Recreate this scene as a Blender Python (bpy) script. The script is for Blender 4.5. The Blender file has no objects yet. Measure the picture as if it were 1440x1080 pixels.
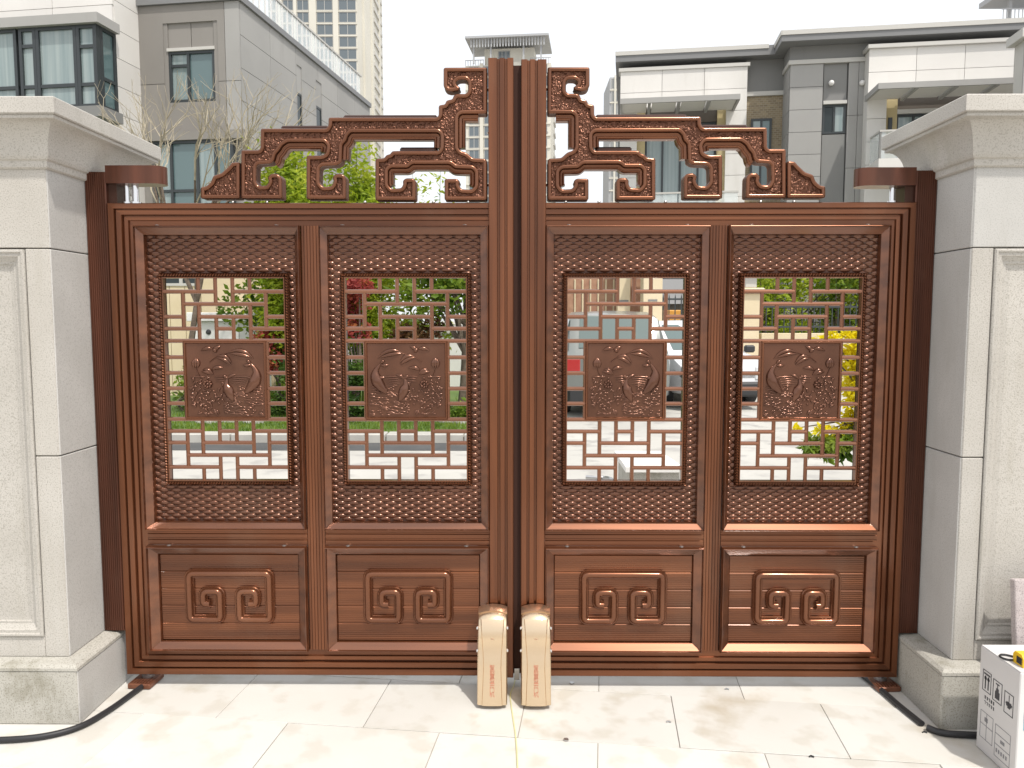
import bpy, math, random
from mathutils import Vector, Matrix
from mathutils.geometry import tessellate_polygon

# ------------------------------------------------------------------ camera
sc = bpy.context.scene
CAM_H, CAM_D, FPX = 1.57, 3.2, 1090.0          # eye height, distance to the gate, focal length in photo pixels
PITCH, YAW = math.atan(90 / FPX), math.radians(0.5)
cam_data = bpy.data.cameras.new('camera'); cam = bpy.data.objects.new('camera', cam_data)
sc.collection.objects.link(cam); sc.camera = cam
cam_data.sensor_width = 36.0; cam_data.lens = 36.0 * FPX / 1440.0
cam_data.clip_start = 0.05; cam_data.clip_end = 2000.0
cam.location = (0, -CAM_D, CAM_H)
cam.rotation_euler = (math.pi / 2 - PITCH, 0, YAW)
sc.render.resolution_x, sc.render.resolution_y = 1024, 768
# ------------------------------------------------------------------ sky, sun, exposure
SUN_EL, SUN_AZ = math.radians(61), math.radians(34)   # azimuth: to the right of straight behind the viewer
world = bpy.data.worlds.new('World'); sc.world = world; world.use_nodes = True
wn = world.node_tree; wn.nodes.clear()
sky = wn.nodes.new('ShaderNodeTexSky'); sky.sky_type = 'NISHITA'; sky.sun_disc = False
sky.sun_elevation = SUN_EL; sky.sun_rotation = math.pi - SUN_AZ
sky.air_density = 1.0; sky.dust_density = 6.0; sky.ozone_density = 1.0
bg = wn.nodes.new('ShaderNodeBackground'); bg.inputs['Strength'].default_value = 0.15
wo = wn.nodes.new('ShaderNodeOutputWorld')
veil = wn.nodes.new('ShaderNodeMixRGB'); veil.inputs[0].default_value = 0.8     # thin even white cloud veil over the whole sky
veil.inputs[2].default_value = (6.5, 6.6, 6.75, 1)
wn.links.new(sky.outputs[0], veil.inputs[1]); wn.links.new(veil.outputs[0], bg.inputs[0]); wn.links.new(bg.outputs[0], wo.inputs[0])
sun_d = bpy.data.lights.new('sun', 'SUN'); sun_d.energy = 2.7; sun_d.angle = math.radians(1.5); sun_d.color = (1.0, 0.95, 0.88)
sun = bpy.data.objects.new('sun', sun_d); sc.collection.objects.link(sun)
sun_vec = Vector((math.sin(SUN_AZ) * math.cos(SUN_EL), -math.cos(SUN_AZ) * math.cos(SUN_EL), math.sin(SUN_EL)))
sun.rotation_euler = sun_vec.to_track_quat('Z', 'Y').to_euler(); sun.location = sun_vec * 30
sc.view_settings.view_transform = 'Standard'; sc.view_settings.look = 'None'
sc.view_settings.exposure = 0.36; sc.view_settings.gamma = 1.0; sc.view_settings.use_curve_mapping = False

# ------------------------------------------------------------------ helpers
R = math.radians
rnd = random.Random(7)
COL = sc.collection
WLOC = {}
FW = Vector((-math.sin(YAW) * math.cos(PITCH), math.cos(YAW) * math.cos(PITCH), -math.sin(PITCH)))
RT = Vector((math.cos(YAW), math.sin(YAW), 0)); UPV = RT.cross(FW); CAMP = Vector((0, -CAM_D, CAM_H))
def ray(px, py): return FW * FPX + RT * (px - 720) - UPV * (py - 540)
def at(px, py, Y):                       # measuring tool: photo point -> place in the vertical plane y = Y
    d = ray(px, py); return CAMP + d * ((Y + CAM_D) / d.y)
def gnd(px, py, z=0.0):
    d = ray(px, py); return CAMP + d * ((z - CAM_H) / d.z)

class MB:
    """collects geometry for one mesh object"""
    def __init__(s): s.v = []; s.f = []
    def add(s, vs, fs):
        o = len(s.v); s.v += [tuple(p) for p in vs]; s.f += [tuple(i + o for i in f) for f in fs]; return s
    def box(s, x0, x1, y0, y1, z0, z1, b=0.0):
        if b <= 0:
            vs = [(x, y, z) for z in (z0, z1) for y in (y0, y1) for x in (x0, x1)]
            return s.add(vs, [(0, 2, 3, 1), (4, 5, 7, 6), (0, 1, 5, 4), (2, 6, 7, 3), (0, 4, 6, 2), (1, 3, 7, 5)])
        vs = []; X = (x0, x1); Y = (y0, y1); Z = (z0, z1); sg = (1, -1)
        idx = {}
        for i in range(2):
            for j in range(2):
                for k in range(2):
                    for a in range(3):
                        p = [X[i] + sg[i] * b, Y[j] + sg[j] * b, Z[k] + sg[k] * b]
                        p[a] = (X[i], Y[j], Z[k])[a]
                        idx[(i, j, k, a)] = len(vs); vs.append(p)
        fs = []
        for a in range(3):
            for e in range(2):
                q = []
                for (m, n) in ((0, 0), (1, 0), (1, 1), (0, 1)):
                    t = [m, n]; t.insert(a, e); q.append(idx[(t[0], t[1], t[2], a)])
                fs.append(q if e else q[::-1])
        for a in range(3):                                   # edges
            b1, b2 = [c for c in range(3) if c != a]
            for m in range(2):
                for n in range(2):
                    k0 = [0, 0, 0]; k0[b1] = m; k0[b2] = n; k1 = list(k0); k1[a] = 1
                    fs.append([idx[(*k0, b1)], idx[(*k1, b1)], idx[(*k1, b2)], idx[(*k0, b2)]])
        for i in range(2):
            for j in range(2):
                for k in range(2):
                    fs.append([idx[(i, j, k, 0)], idx[(i, j, k, 1)], idx[(i, j, k, 2)]])
        return s.add(vs, fs)
    def tube(s, pts, r, n=8, cap=True, flat=1.0, up=None):
        """round tube along 3D points; r number or list; flat squashes along the up axis"""
        pts = [Vector(p) for p in pts]; m = len(pts)
        rs = r if isinstance(r, (list, tuple)) else [r] * m
        vs = []; fs = []; prev = None
        for i, p in enumerate(pts):
            t = (pts[min(i + 1, m - 1)] - pts[max(i - 1, 0)])
            if t.length < 1e-9: t = Vector((0, 0, 1))
            t.normalize()
            ref = Vector(up) if up else (prev if prev is not None else (Vector((0, 0, 1)) if abs(t.z) < .9 else Vector((1, 0, 0))))
            b = ref - t * ref.dot(t)
            if b.length < 1e-6: b = t.orthogonal()
            b.normalize(); prev = b; a = t.cross(b)
            for k in range(n):
                th = 2 * math.pi * k / n
                vs.append(p + a * (math.cos(th) * rs[i]) + b * (math.sin(th) * rs[i] * flat))
        for i in range(m - 1):
            for k in range(n):
                k2 = (k + 1) % n
                fs.append((i * n + k, i * n + k2, (i + 1) * n + k2, (i + 1) * n + k))
        if cap: fs.append(tuple(range(n))[::-1]); fs.append(tuple((m - 1) * n + k for k in range(n)))
        return s.add(vs, fs)
    def sweep(s, path, prof, closed=False, cap=True):
        """path: (x, z) points, prof: closed loop of (n, y); n is measured to the left of the path"""
        m = len(path); P = [Vector(p) for p in path]; vs = []; fs = []; k = len(prof)
        for i in range(m):
            a = P[i] - P[i - 1] if (i > 0 or closed) else P[1] - P[0]
            b = P[(i + 1) % m] - P[i] if (i < m - 1 or closed) else P[-1] - P[-2]
            a = a.normalized(); b = b.normalized()
            na = Vector((-a.y, a.x)); nb = Vector((-b.y, b.x)); nn = na + nb
            if nn.length < 1e-6: nn = na
            nn.normalize(); c = max(nn.dot(na), .35); nn = nn / c
            for (n_, y) in prof: vs.append((P[i].x + nn.x * n_, y, P[i].y + nn.y * n_))
        for i in range(m if closed else m - 1):
            j = (i + 1) % m
            for q in range(k):
                q2 = (q + 1) % k
                fs.append((i * k + q, i * k + q2, j * k + q2, j * k + q))
        if not closed and cap: fs.append(tuple(range(k))[::-1]); fs.append(tuple((m - 1) * k + q for q in range(k)))
        return s.add(vs, fs)
    def plate(s, poly, y0, y1):
        """filled (x, z) polygon between depths y0 and y1"""
        tri = tessellate_polygon([[Vector((p[0], p[1], 0)) for p in poly]]); n = len(poly)
        vs = [(p[0], y0, p[1]) for p in poly] + [(p[0], y1, p[1]) for p in poly]
        fs = [tuple(t) for t in tri] + [tuple(i + n for i in t[::-1]) for t in tri]
        fs += [(i, (i + 1) % n, n + (i + 1) % n, n + i) for i in range(n)]
        return s.add(vs, fs)
    def prism_x(s, poly, x0, x1):
        n = len(poly); tri = tessellate_polygon([[Vector((p[0], p[1], 0)) for p in poly]])
        vs = [(x0, p[0], p[1]) for p in poly] + [(x1, p[0], p[1]) for p in poly]
        fs = [tuple(t) for t in tri] + [tuple(i + n for i in t[::-1]) for t in tri]
        fs += [(i, (i + 1) % n, n + (i + 1) % n, n + i) for i in range(n)]
        return s.add(vs, fs)
    def prism_z(s, poly, z0, z1):
        n = len(poly); tri = tessellate_polygon([[Vector((p[0], p[1], 0)) for p in poly]])
        vs = [(p[0], p[1], z0) for p in poly] + [(p[0], p[1], z1) for p in poly]
        fs = [tuple(t) for t in tri] + [tuple(i + n for i in t[::-1]) for t in tri]
        fs += [(i, (i + 1) % n, n + (i + 1) % n, n + i) for i in range(n)]
        return s.add(vs, fs)
    def side(s, o, i, prof, which, back=None):
        """one mitred side of a nested frame; o/i = outer/inner (x0,x1,z0,z1), prof = (t, y)"""
        def c(r, k): return {'bl': (r[0], r[2]), 'br': (r[1], r[2]), 'tr': (r[1], r[3]), 'tl': (r[0], r[3])}[k]
        a, b = {'B': ('bl', 'br'), 'R': ('br', 'tr'), 'T': ('tr', 'tl'), 'L': ('tl', 'bl')}[which]
        vs = []
        for k in (a, b):
            po, pi = c(o, k), c(i, k)
            for (t, y) in prof: vs.append((po[0] + (pi[0] - po[0]) * t, y, po[1] + (pi[1] - po[1]) * t))
        n = len(prof)
        fs = [(q, q + 1, n + q + 1, n + q) for q in range(n - 1)]
        return s.add(vs, fs)
    def ring_z(s, r, prof, closed=True):
        """profile (o, z) swept round the plan rectangle r = (x0,x1,y0,y1)"""
        vs = []
        for (sx, sy) in ((0, 0), (1, 0), (1, 1), (0, 1)):
            for (o, z) in prof: vs.append((r[sx] + (o if sx else -o), r[2 + sy] + (o if sy else -o), z))
        n = len(prof); fs = []
        for c in range(4):
            d = (c + 1) % 4
            fs += [(c * n + q, d * n + q, d * n + q + 1, c * n + q + 1) for q in range(n - 1)]
        return s.add(vs, fs)
    def ball(s, c, rx, ry, rz, n=8, m=5, rot=0.0):
        vs = []; fs = []; cr, sr = math.cos(rot), math.sin(rot)
        for i in range(m + 1):
            ph = math.pi * i / m
            for k in range(n):
                th = 2 * math.pi * k / n
                x = rx * math.sin(ph) * math.cos(th); y = ry * math.sin(ph) * math.sin(th); z = rz * math.cos(ph)
                vs.append((c[0] + x * cr - z * sr, c[1] + y, c[2] + x * sr + z * cr))
        for i in range(m):
            for k in range(n):
                k2 = (k + 1) % n
                fs.append((i * n + k, (i + 1) * n + k, (i + 1) * n + k2, i * n + k2))
        return s.add(vs, fs)

def obj(name, mb, mat, parent=None, smooth=False, sub=None, world=True):
    me = bpy.data.meshes.new(name)
    vs = mb.v
    if parent is not None and world:
        w = WLOC.get(parent.name, Vector((0, 0, 0)))
        vs = [(p[0] - w.x, p[1] - w.y, p[2] - w.z) for p in vs]
    me.from_pydata(vs, [], mb.f)
    if mat is not None: me.materials.append(mat)
    if smooth:
        me.polygons.foreach_set('use_smooth', [True] * len(me.polygons))
        me.set_sharp_from_angle(angle=R(smooth if smooth is not True else 40))
    me.update()
    o = bpy.data.objects.new(name, me); COL.objects.link(o)
    if parent is not None:
        o.parent = parent; WLOC[o.name] = WLOC.get(parent.name, Vector((0, 0, 0)))
    else: WLOC[o.name] = Vector((0, 0, 0))
    return o
def inst(name, me, parent, loc, scale=(1, 1, 1), rot=(0, 0, 0), world=True):
    o = bpy.data.objects.new(name, me); COL.objects.link(o)
    w = WLOC.get(parent.name, Vector((0, 0, 0))) if (parent is not None and world) else Vector((0, 0, 0))
    o.parent = parent; o.location = Vector(loc) - w; o.scale = scale; o.rotation_euler = rot
    return o
def tag(o, label=None, cat=None, group=None, kind=None):
    if label: o['label'] = label
    if cat: o['category'] = cat
    if group: o['group'] = group
    if kind: o['kind'] = kind
    return o
def thing(name, label, cat, loc=(0, 0, 0), rotz=0.0, group=None):
    o = bpy.data.objects.new(name, None); COL.objects.link(o); o.empty_display_size = .1
    o.location = loc; o.rotation_euler = (0, 0, rotz); WLOC[o.name] = Vector(loc)
    return tag(o, label, cat, group)
def fillet(path, r, seg=4, closed=False):
    out = []; n = len(path)
    for i, p in enumerate(path):
        p = Vector(p)
        if not closed and i in (0, n - 1): out.append(tuple(p)); continue
        a = Vector(path[i - 1]) - p; b = Vector(path[(i + 1) % n]) - p
        d = min(r, a.length * .45, b.length * .45)
        if d < 1e-5: out.append(tuple(p)); continue
        p0 = p + a.normalized() * d; p1 = p + b.normalized() * d
        for k in range(seg + 1):
            t = k / seg; out.append(tuple(p0 * (1 - t) ** 2 + p * 2 * t * (1 - t) + p1 * t * t))
    return out
def circ(r, n=8, y=0.0, squash=1.0): return [(r * math.cos(2 * math.pi * k / n), y + squash * r * math.sin(2 * math.pi * k / n)) for k in range(n)]

# ------------------------------------------------------------------ materials
def mat(name, col, rough=.5, metal=0.0, spec=.5, var=None, vscale=8.0, vstretch=(1, 1, 1), bump=0.0, bscale=40.0, bdist=.003, var2=None, v2scale=60.0, detail=6, coat=0.0, rvar=0.0, rv=0.0, streak=None):
    m = bpy.data.materials.new(name); m.use_nodes = True; nt = m.node_tree; nd = nt.nodes
    b = nd['Principled BSDF']; L = nt.links.new
    b.inputs['Base Color'].default_value = (*col, 1); b.inputs['Roughness'].default_value = rough
    b.inputs['Metallic'].default_value = metal; b.inputs['Specular IOR Level'].default_value = spec
    if coat: b.inputs['Coat Weight'].default_value = coat; b.inputs['Coat Roughness'].default_value = .12
    if var or bump or var2 or rvar or streak:
        tc = nd.new('ShaderNodeNewGeometry'); mp = nd.new('ShaderNodeMapping'); mp.inputs['Scale'].default_value = vstretch
        L(tc.outputs['Position'], mp.inputs[0])
    out = None
    if var:
        n = nd.new('ShaderNodeTexNoise'); n.inputs['Scale'].default_value = vscale; n.inputs['Detail'].default_value = detail
        L(mp.outputs[0], n.inputs['Vector'])
        cr = nd.new('ShaderNodeValToRGB'); cr.color_ramp.elements[0].position = .35; cr.color_ramp.elements[1].position = .68
        cr.color_ramp.elements[0].color = (*col, 1); cr.color_ramp.elements[1].color = (*var, 1)
        L(n.outputs[0], cr.inputs[0]); out = cr.outputs[0]
        if rvar:
            ma = nd.new('ShaderNodeMapRange'); ma.inputs['To Min'].default_value = rough - rvar; ma.inputs['To Max'].default_value = rough + rvar
            L(n.outputs[0], ma.inputs[0]); L(ma.outputs[0], b.inputs['Roughness'])
    if var2:
        n2 = nd.new('ShaderNodeTexNoise'); n2.inputs['Scale'].default_value = v2scale; n2.inputs['Detail'].default_value = 3
        L(tc.outputs['Position'], n2.inputs['Vector'])
        c2 = nd.new('ShaderNodeValToRGB'); c2.color_ramp.elements[0].position = .52; c2.color_ramp.elements[1].position = .64
        c2.color_ramp.elements[0].color = (0, 0, 0, 1); c2.color_ramp.elements[1].color = (1, 1, 1, 1)
        L(n2.outputs[0], c2.inputs[0]); mx = nd.new('ShaderNodeMixRGB'); L(c2.outputs[0], mx.inputs[0])
        if out: L(out, mx.inputs[1])
        else: mx.inputs[1].default_value = (*col, 1)
        mx.inputs[2].default_value = (*var2, 1); out = mx.outputs[0]
    if streak:                                   # rain streaks and grime with their own ragged shape
        m4 = nd.new('ShaderNodeMapping'); m4.inputs['Scale'].default_value = streak[1]; L(tc.outputs['Position'], m4.inputs[0])
        n4 = nd.new('ShaderNodeTexNoise'); n4.inputs['Scale'].default_value = 1.0; n4.inputs['Detail'].default_value = 5; n4.inputs['Roughness'].default_value = .65; L(m4.outputs[0], n4.inputs['Vector'])
        c4 = nd.new('ShaderNodeValToRGB'); c4.color_ramp.elements[0].position = streak[3]; c4.color_ramp.elements[1].position = streak[3] + .16
        c4.color_ramp.elements[0].color = (0, 0, 0, 1); c4.color_ramp.elements[1].color = (streak[2],) * 3 + (1,); L(n4.outputs[0], c4.inputs[0])
        x4 = nd.new('ShaderNodeMixRGB'); L(c4.outputs[0], x4.inputs[0]); x4.inputs[2].default_value = (*streak[0], 1)
        if out: L(out, x4.inputs[1])
        else: x4.inputs[1].default_value = (*col, 1)
        out = x4.outputs[0]
    if rv:                                       # piece-to-piece tone
        oi = nd.new('ShaderNodeObjectInfo'); mr = nd.new('ShaderNodeMapRange'); mr.inputs['To Min'].default_value = 1 - rv; mr.inputs['To Max'].default_value = 1 + rv; L(oi.outputs['Random'], mr.inputs[0])
        hs = nd.new('ShaderNodeHueSaturation'); L(mr.outputs[0], hs.inputs['Value'])
        if out: L(out, hs.inputs['Color'])
        else: hs.inputs['Color'].default_value = (*col, 1)
        out = hs.outputs[0]
    if out: L(out, b.inputs['Base Color'])
    if bump:
        n3 = nd.new('ShaderNodeTexNoise'); n3.inputs['Scale'].default_value = bscale; n3.inputs['Detail'].default_value = 4
        L(tc.outputs['Position'], n3.inputs['Vector']); bp = nd.new('ShaderNodeBump'); bp.inputs['Strength'].default_value = bump; bp.inputs['Distance'].default_value = bdist
        L(n3.outputs[0], bp.inputs['Height']); L(bp.outputs[0], b.inputs['Normal'])
    return m
def leaf_mat(name, c1, c2, c3, trans=.35):
    m = bpy.data.materials.new(name); m.use_nodes = True; nt = m.node_tree; nd = nt.nodes; L = nt.links.new
    b = nd['Principled BSDF']; b.inputs['Roughness'].default_value = .5; b.inputs['Specular IOR Level'].default_value = .35
    tc = nd.new('ShaderNodeNewGeometry'); n = nd.new('ShaderNodeTexNoise'); n.inputs['Scale'].default_value = 3.2; n.inputs['Detail'].default_value = 5
    L(tc.outputs['Position'], n.inputs['Vector']); cr = nd.new('ShaderNodeValToRGB'); e = cr.color_ramp.elements
    e[0].position = .36; e[0].color = (*c1, 1); e[1].position = .66; e[1].color = (*c3, 1); k = e.new(.5); k.color = (*c2, 1)
    L(n.outputs[0], cr.inputs[0]); L(cr.outputs[0], b.inputs['Base Color'])
    t = nd.new('ShaderNodeBsdfTranslucent'); L(cr.outputs[0], t.inputs[0]); mx = nd.new('ShaderNodeMixShader'); mx.inputs[0].default_value = trans
    L(b.outputs[0], mx.inputs[1]); L(t.outputs[0], mx.inputs[2]); L(mx.outputs[0], nd['Material Output'].inputs[0])
    return m
M = {}
BR, BR2 = (.118, .042, .0185), (.225, .081, .034)
def bronze(name, stretch, c1=BR, c2=BR2, rough=.30, vs=2.4, metal=.7):
    return mat(name, c1, rough, metal, .5, var=c2, vscale=vs, vstretch=stretch, bump=.06, bscale=200, bdist=.0006, rvar=.07, coat=.3, streak=((.27, .175, .12), (2.3, 2.3, .9), .16, .55))
M['bz_v'] = bronze('bronze_paint_vertical', (7, 7, .35))
M['bz_h'] = bronze('bronze_paint_horizontal', (.35, 7, 7))
M['bz'] = bronze('bronze_paint', (1, 1, 1), (.148, .056, .027), (.21, .081, .038), rough=.26)
M['bz_edge'] = mat('bronze_crest_edge', (.105, .045, .028), .55, .35, .3, var=(.15, .064, .04), vscale=6)
M['bz_mould'] = mat('bronze_moulding', BR, .3, .7, .5, var=BR2, vscale=2.4, vstretch=(.35, 7, 7), bump=.06, bscale=200, bdist=.0006, rvar=.06, coat=1.0)
M['bz_bar'] = bronze('bronze_bars', (1, 1, 1), (.19, .082, .045), (.25, .108, .06), rough=.22)
M['bz_dark'] = bronze('bronze_paint_dark', (1, 1, 1), (.055, .024, .016), (.085, .036, .023), .34)
M['bz_post'] = bronze('bronze_post', (7, 7, .3), (.085, .032, .019), (.155, .056, .032), .38)
def hammered():
    m = mat('hammered_bronze', (.105, .044, .026), .28, .7, .5, var=(.148, .063, .037), vscale=14)
    nt = m.node_tree; nd = nt.nodes; L = nt.links.new
    tc = nd.new('ShaderNodeNewGeometry'); n = nd.new('ShaderNodeTexNoise'); n.inputs['Scale'].default_value = 95; n.inputs['Detail'].default_value = 1.0
    v = nd.new('ShaderNodeTexVoronoi'); v.feature = 'SMOOTH_F1'; v.inputs['Scale'].default_value = 105
    w = nd.new('ShaderNodeMixRGB'); w.inputs[0].default_value = .02
    L(tc.outputs['Position'], n.inputs['Vector']); L(tc.outputs['Position'], w.inputs[1]); L(n.outputs['Color'], w.inputs[2]); L(w.outputs[0], v.inputs['Vector'])
    ad = nd.new('ShaderNodeMath'); ad.operation = 'ADD'; L(n.outputs[0], ad.inputs[0]); L(v.outputs['Distance'], ad.inputs[1])
    bp = nd.new('ShaderNodeBump'); bp.inputs['Strength'].default_value = 1.0; bp.inputs['Distance'].default_value = .007
    L(ad.outputs[0], bp.inputs['Height']); L(bp.outputs[0], nd['Principled BSDF'].inputs['Normal']); return m
M['hammer'] = hammered()
def ribbed():
    m = bronze('ribbed_board', (.35, 7, 7)); nt = m.node_tree; nd = nt.nodes; L = nt.links.new
    tc = nd.new('ShaderNodeNewGeometry'); w = nd.new('ShaderNodeTexWave'); w.bands_direction = 'Z'; w.inputs['Scale'].default_value = 38; w.inputs['Distortion'].default_value = 0
    L(tc.outputs['Position'], w.inputs['Vector']); bp = nd.new('ShaderNodeBump'); bp.inputs['Strength'].default_value = .5; bp.inputs['Distance'].default_value = .002
    L(w.outputs['Fac'], bp.inputs['Height']); L(bp.outputs[0], nd['Principled BSDF'].inputs['Normal']); return m
M['rib'] = ribbed()
M['chrome'] = mat('polished_steel', (.75, .75, .76), .12, 1.0)
M['zinc'] = mat('zinc_steel', (.5, .5, .5), .35, .9)
M['champagne'] = mat('champagne_metal', (.72, .56, .385), .2, .92)
M['champ_cap'] = mat('champagne_cap', (.62, .43, .29), .3, .9)
M['red_ink'] = mat('red_print', (.50, .20, .12), .5)
M['black_rub'] = mat('black_rubber', (.018, .018, .02), .5)
M['black_mat'] = mat('black_seal', (.045, .02, .014), .7, 0, .2)
M['gran_f'] = mat('granite_flamed', (.45, .428, .39), .8, 0, .3, var=(.505, .483, .445), vscale=4, bump=.6, bscale=220, bdist=.0025, var2=(.35, .332, .295), v2scale=200, rv=.05, streak=((.35, .325, .27), (5, 5, .7), .45, .57))
M['gran_s'] = mat('granite_honed', (.47, .462, .44), .6, 0, .3, var=(.525, .517, .495), vscale=4, bump=.2, bscale=200, bdist=.001, var2=(.40, .392, .372), v2scale=220, rv=.05, streak=((.38, .365, .33), (5, 5, 1.2), .4, .58))
M['gran_base'] = mat('granite_base', (.42, .405, .36), .8, 0, .3, var=(.50, .485, .44), vscale=3.5, bump=.6, bscale=240, bdist=.002, var2=(.30, .285, .245), v2scale=190, rv=.05, streak=((.20, .185, .13), (7, 7, 3.5), .6, .52))
M['gran_cap'] = mat('granite_cap', (.47, .45, .415), .75, 0, .3, var=(.53, .51, .47), vscale=4, bump=.4, bscale=240, bdist=.002, var2=(.36, .342, .305), v2scale=200, rv=.04, streak=((.30, .285, .24), (4, 4, 2), .5, .55))
M['gran_pink'] = mat('granite_pink', (.42, .37, .36), .75, 0, .3, var=(.5, .45, .44), vscale=20, bump=.4, bscale=200, bdist=.002, var2=(.27, .235, .235), v2scale=260)
M['pave'] = mat('paving_stone', (.57, .555, .515), .75, 0, .3, var=(.61, .60, .565), vscale=2.2, bump=.3, bscale=90, bdist=.002, var2=(.535, .515, .465), v2scale=7, rv=.06, streak=((.38, .31, .21), (1.7, 1.7, 2), .55, .57))
M['joint'] = mat('joint_mortar', (.38, .355, .31), .9)
M['road'] = mat('road_concrete', (.42, .41, .38), .85, 0, .3, var=(.5, .49, .455), vscale=.8, bump=.3, bscale=40, bdist=.003, var2=(.36, .35, .33), v2scale=3)
M['asphalt'] = mat('asphalt', (.075, .078, .08), .9, 0, .3, var=(.1, .1, .1), vscale=3)
M['kerb'] = mat('kerb_stone', (.4, .39, .36), .8, var=(.48, .47, .43), vscale=4)
M['white'] = mat('white_paint', (.72, .71, .69), .5, var=(.76, .75, .73), vscale=4)

# ------------------------------------------------------------------ ground
g = obj('ground', MB().box(-700, 700, -60, 900, -1.0, -.06), M['joint']); tag(g, 'pale bare ground reaching to the horizon', 'ground', kind='structure')
road = obj('road', MB().box(-60, 60, 1.3, 40, -.058, -.004), M['road']); tag(road, 'pale concrete road running behind the gate', 'road', kind='structure')
paving = obj('paving', MB().box(-6, 6, -5.5, 1.295, -.05, -.005), M['joint']); tag(paving, 'pale stone paving in front of the gate', 'paving', kind='structure')
PA = math.atan(.11); ca, sa = math.cos(PA), math.sin(PA)
slab_me = MB().box(-.3 + .0004, .3 - .0004, -.2 + .0004, .2 - .0004, -.03, 0.0, .0012)
slab_o = None
for row in range(-9, 5):
    for c in range(-7, 8):
        # origin on the measured joint crossing near (-1.2, -.26); neighbouring rows shifted by half a slab
        a = (c + (.5 if row % 2 == 0 else 0.0)) * .602; b = (row + .5) * .402
        x = -1.2 + a * ca + b * sa; y = -.262 - a * sa + b * ca
        if y > 1.15 or y < -3.4 or abs(x) > 3.2: continue
        if y > .9 and abs(x) > 1.2: continue
        z = rnd.uniform(-.0015, .0015)
        if slab_o is None:
            slab_o = obj('paving_slab', slab_me, M['pave'], paving); slab_o.location = (x, y, z); slab_o.rotation_euler = (0, 0, -PA)
        else: inst('paving_slab', slab_o.data, paving, (x, y, z), rot=(rnd.uniform(-.001, .001), 0, -PA))

# ------------------------------------------------------------------ stone pillars
def pillar(sgn, side_x, lab):
    """sgn -1 left, +1 right; side_x: plane of the face turned to the gate"""
    p = thing('stone_pillar', lab, 'pillar', (side_x + sgn * .42, .07, 0), group='stone gate pillars')
    def X(o): return side_x + sgn * o                      # o grows away from the gate
    def bx(name, o0, o1, y0, y1, z0, z1, m, b=.004):
        x0, x1 = sorted((X(o0), X(o1))); return obj(name, MB().box(x0, x1, y0, y1, z0, z1, b), m, p)
    yf, yb = -.25, (.39 if sgn < 0 else .20)
    bx('core', .03, .85, yf + .03, yb - .03, .02, 2.3, M['gran_f'], 0)
    # slabs on the face turned to the gate
    for (z0, z1) in ((.243, 1.043), (1.047, 1.838), (1.842, 2.14)):
        bx('side_slab', 0.0, .028, yf + .004, yb, z0, z1, M['gran_s'], .003)
    # front: top band, edge strip slabs, sunk panel
    bx('front_slab', .0035, .86, yf, yf + .028, 1.842, 2.14, M['gran_s'] if sgn > 0 else M['gran_f'], .003)
    ow = .095 if sgn < 0 else .085
    bx('front_slab', .0035, ow, yf, yf + .028, 1.047, 1.838, M['gran_f'], .003)
    bx('front_slab', .0035, ow, yf, yf + .028, .243, 1.043, M['gran_f'], .003)
    bx('front_slab', ow + .001, .86, yf, yf + .028, .243, .325, M['gran_f'], .003)
    r = sorted((X(ow + .001), X(.82))); o = (r[0], r[1], .327, 1.836); i = (r[0] + .075, r[1] - .075, .402, 1.761)
    prof = [(0, yf + .002), (0, yf - .006), (.06, yf - .010), (.14, yf - .010), (.2, yf - .004), (.34, yf - .004), (.4, yf + .002), (.62, yf + .014), (.72, yf + .014), (.78, yf + .02), (1, yf + .022)]
    mo = MB()
    for w in 'BRTL': mo.side(o, i, prof, w)
    obj('panel_moulding', mo, M['gran_f'], p)
    obj('sunk_panel', MB().box(i[0] - .002, i[1] + .002, yf + .0215, yf + .03, i[2] - .002, i[3] + .002), M['gran_f'], p)
    # plinth
    e = .065 if sgn < 0 else .075
    bx('plinth_slab', -e, -e + .028, yf - e + .004, yb + .05, .0, .212, M['gran_s'] if sgn < 0 else M['gran_base'], .003)
    bx('plinth_slab', -e + .003, .93, yf - e, yf - e + .028, .0, .212, M['gran_base'], .003)
    x0, x1 = sorted((X(0), X(.86))); obj('plinth_cap', MB().ring_z((x0, x1, yf, yb), [(-.02, .2145), (e + .002, .2145), (e + .002, .226), (e - .012, .236), (-.01, .2435)]), M['gran_base'], p)
    bx('plinth_core', -e + .028, .92, yf - e + .027, yb, .002, .216, M['gran_base'], 0)
    # cap: fillet, cove, slab
    x0, x1 = sorted((X(0), X(.86))); r = (x0, x1, yf, yb)
    pr = [(-.02, 2.135), (.006, 2.135), (.012, 2.14), (.012, 2.163), (.02, 2.168), (.024, 2.176)]
    pr += [(.026 + .06 * (1 - math.cos(t * math.pi / 2)), 2.18 + .118 * math.sin(t * math.pi / 2)) for t in [k / 8 for k in range(9)]]
    pr += [(.09, 2.3), (.09, 2.312), (-.05, 2.312)]
    ob = obj('cap_cornice', MB().ring_z(r, pr), M['gran_f'], p, smooth=30)
    pr = [(-.3, 2.313), (.096, 2.313), (.1, 2.317), (.1, 2.37), (.096, 2.374), (-.32, 2.39)]
    obj('cap_slab', MB().ring_z(r, pr), M['gran_cap'], p)
    return p
pillar(-1, -1.775, 'pale granite gate pillar at the left, with heavy cap and sunk panel')
pillar(1, 1.695, 'pale granite gate pillar at the right, behind the white carton')

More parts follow.
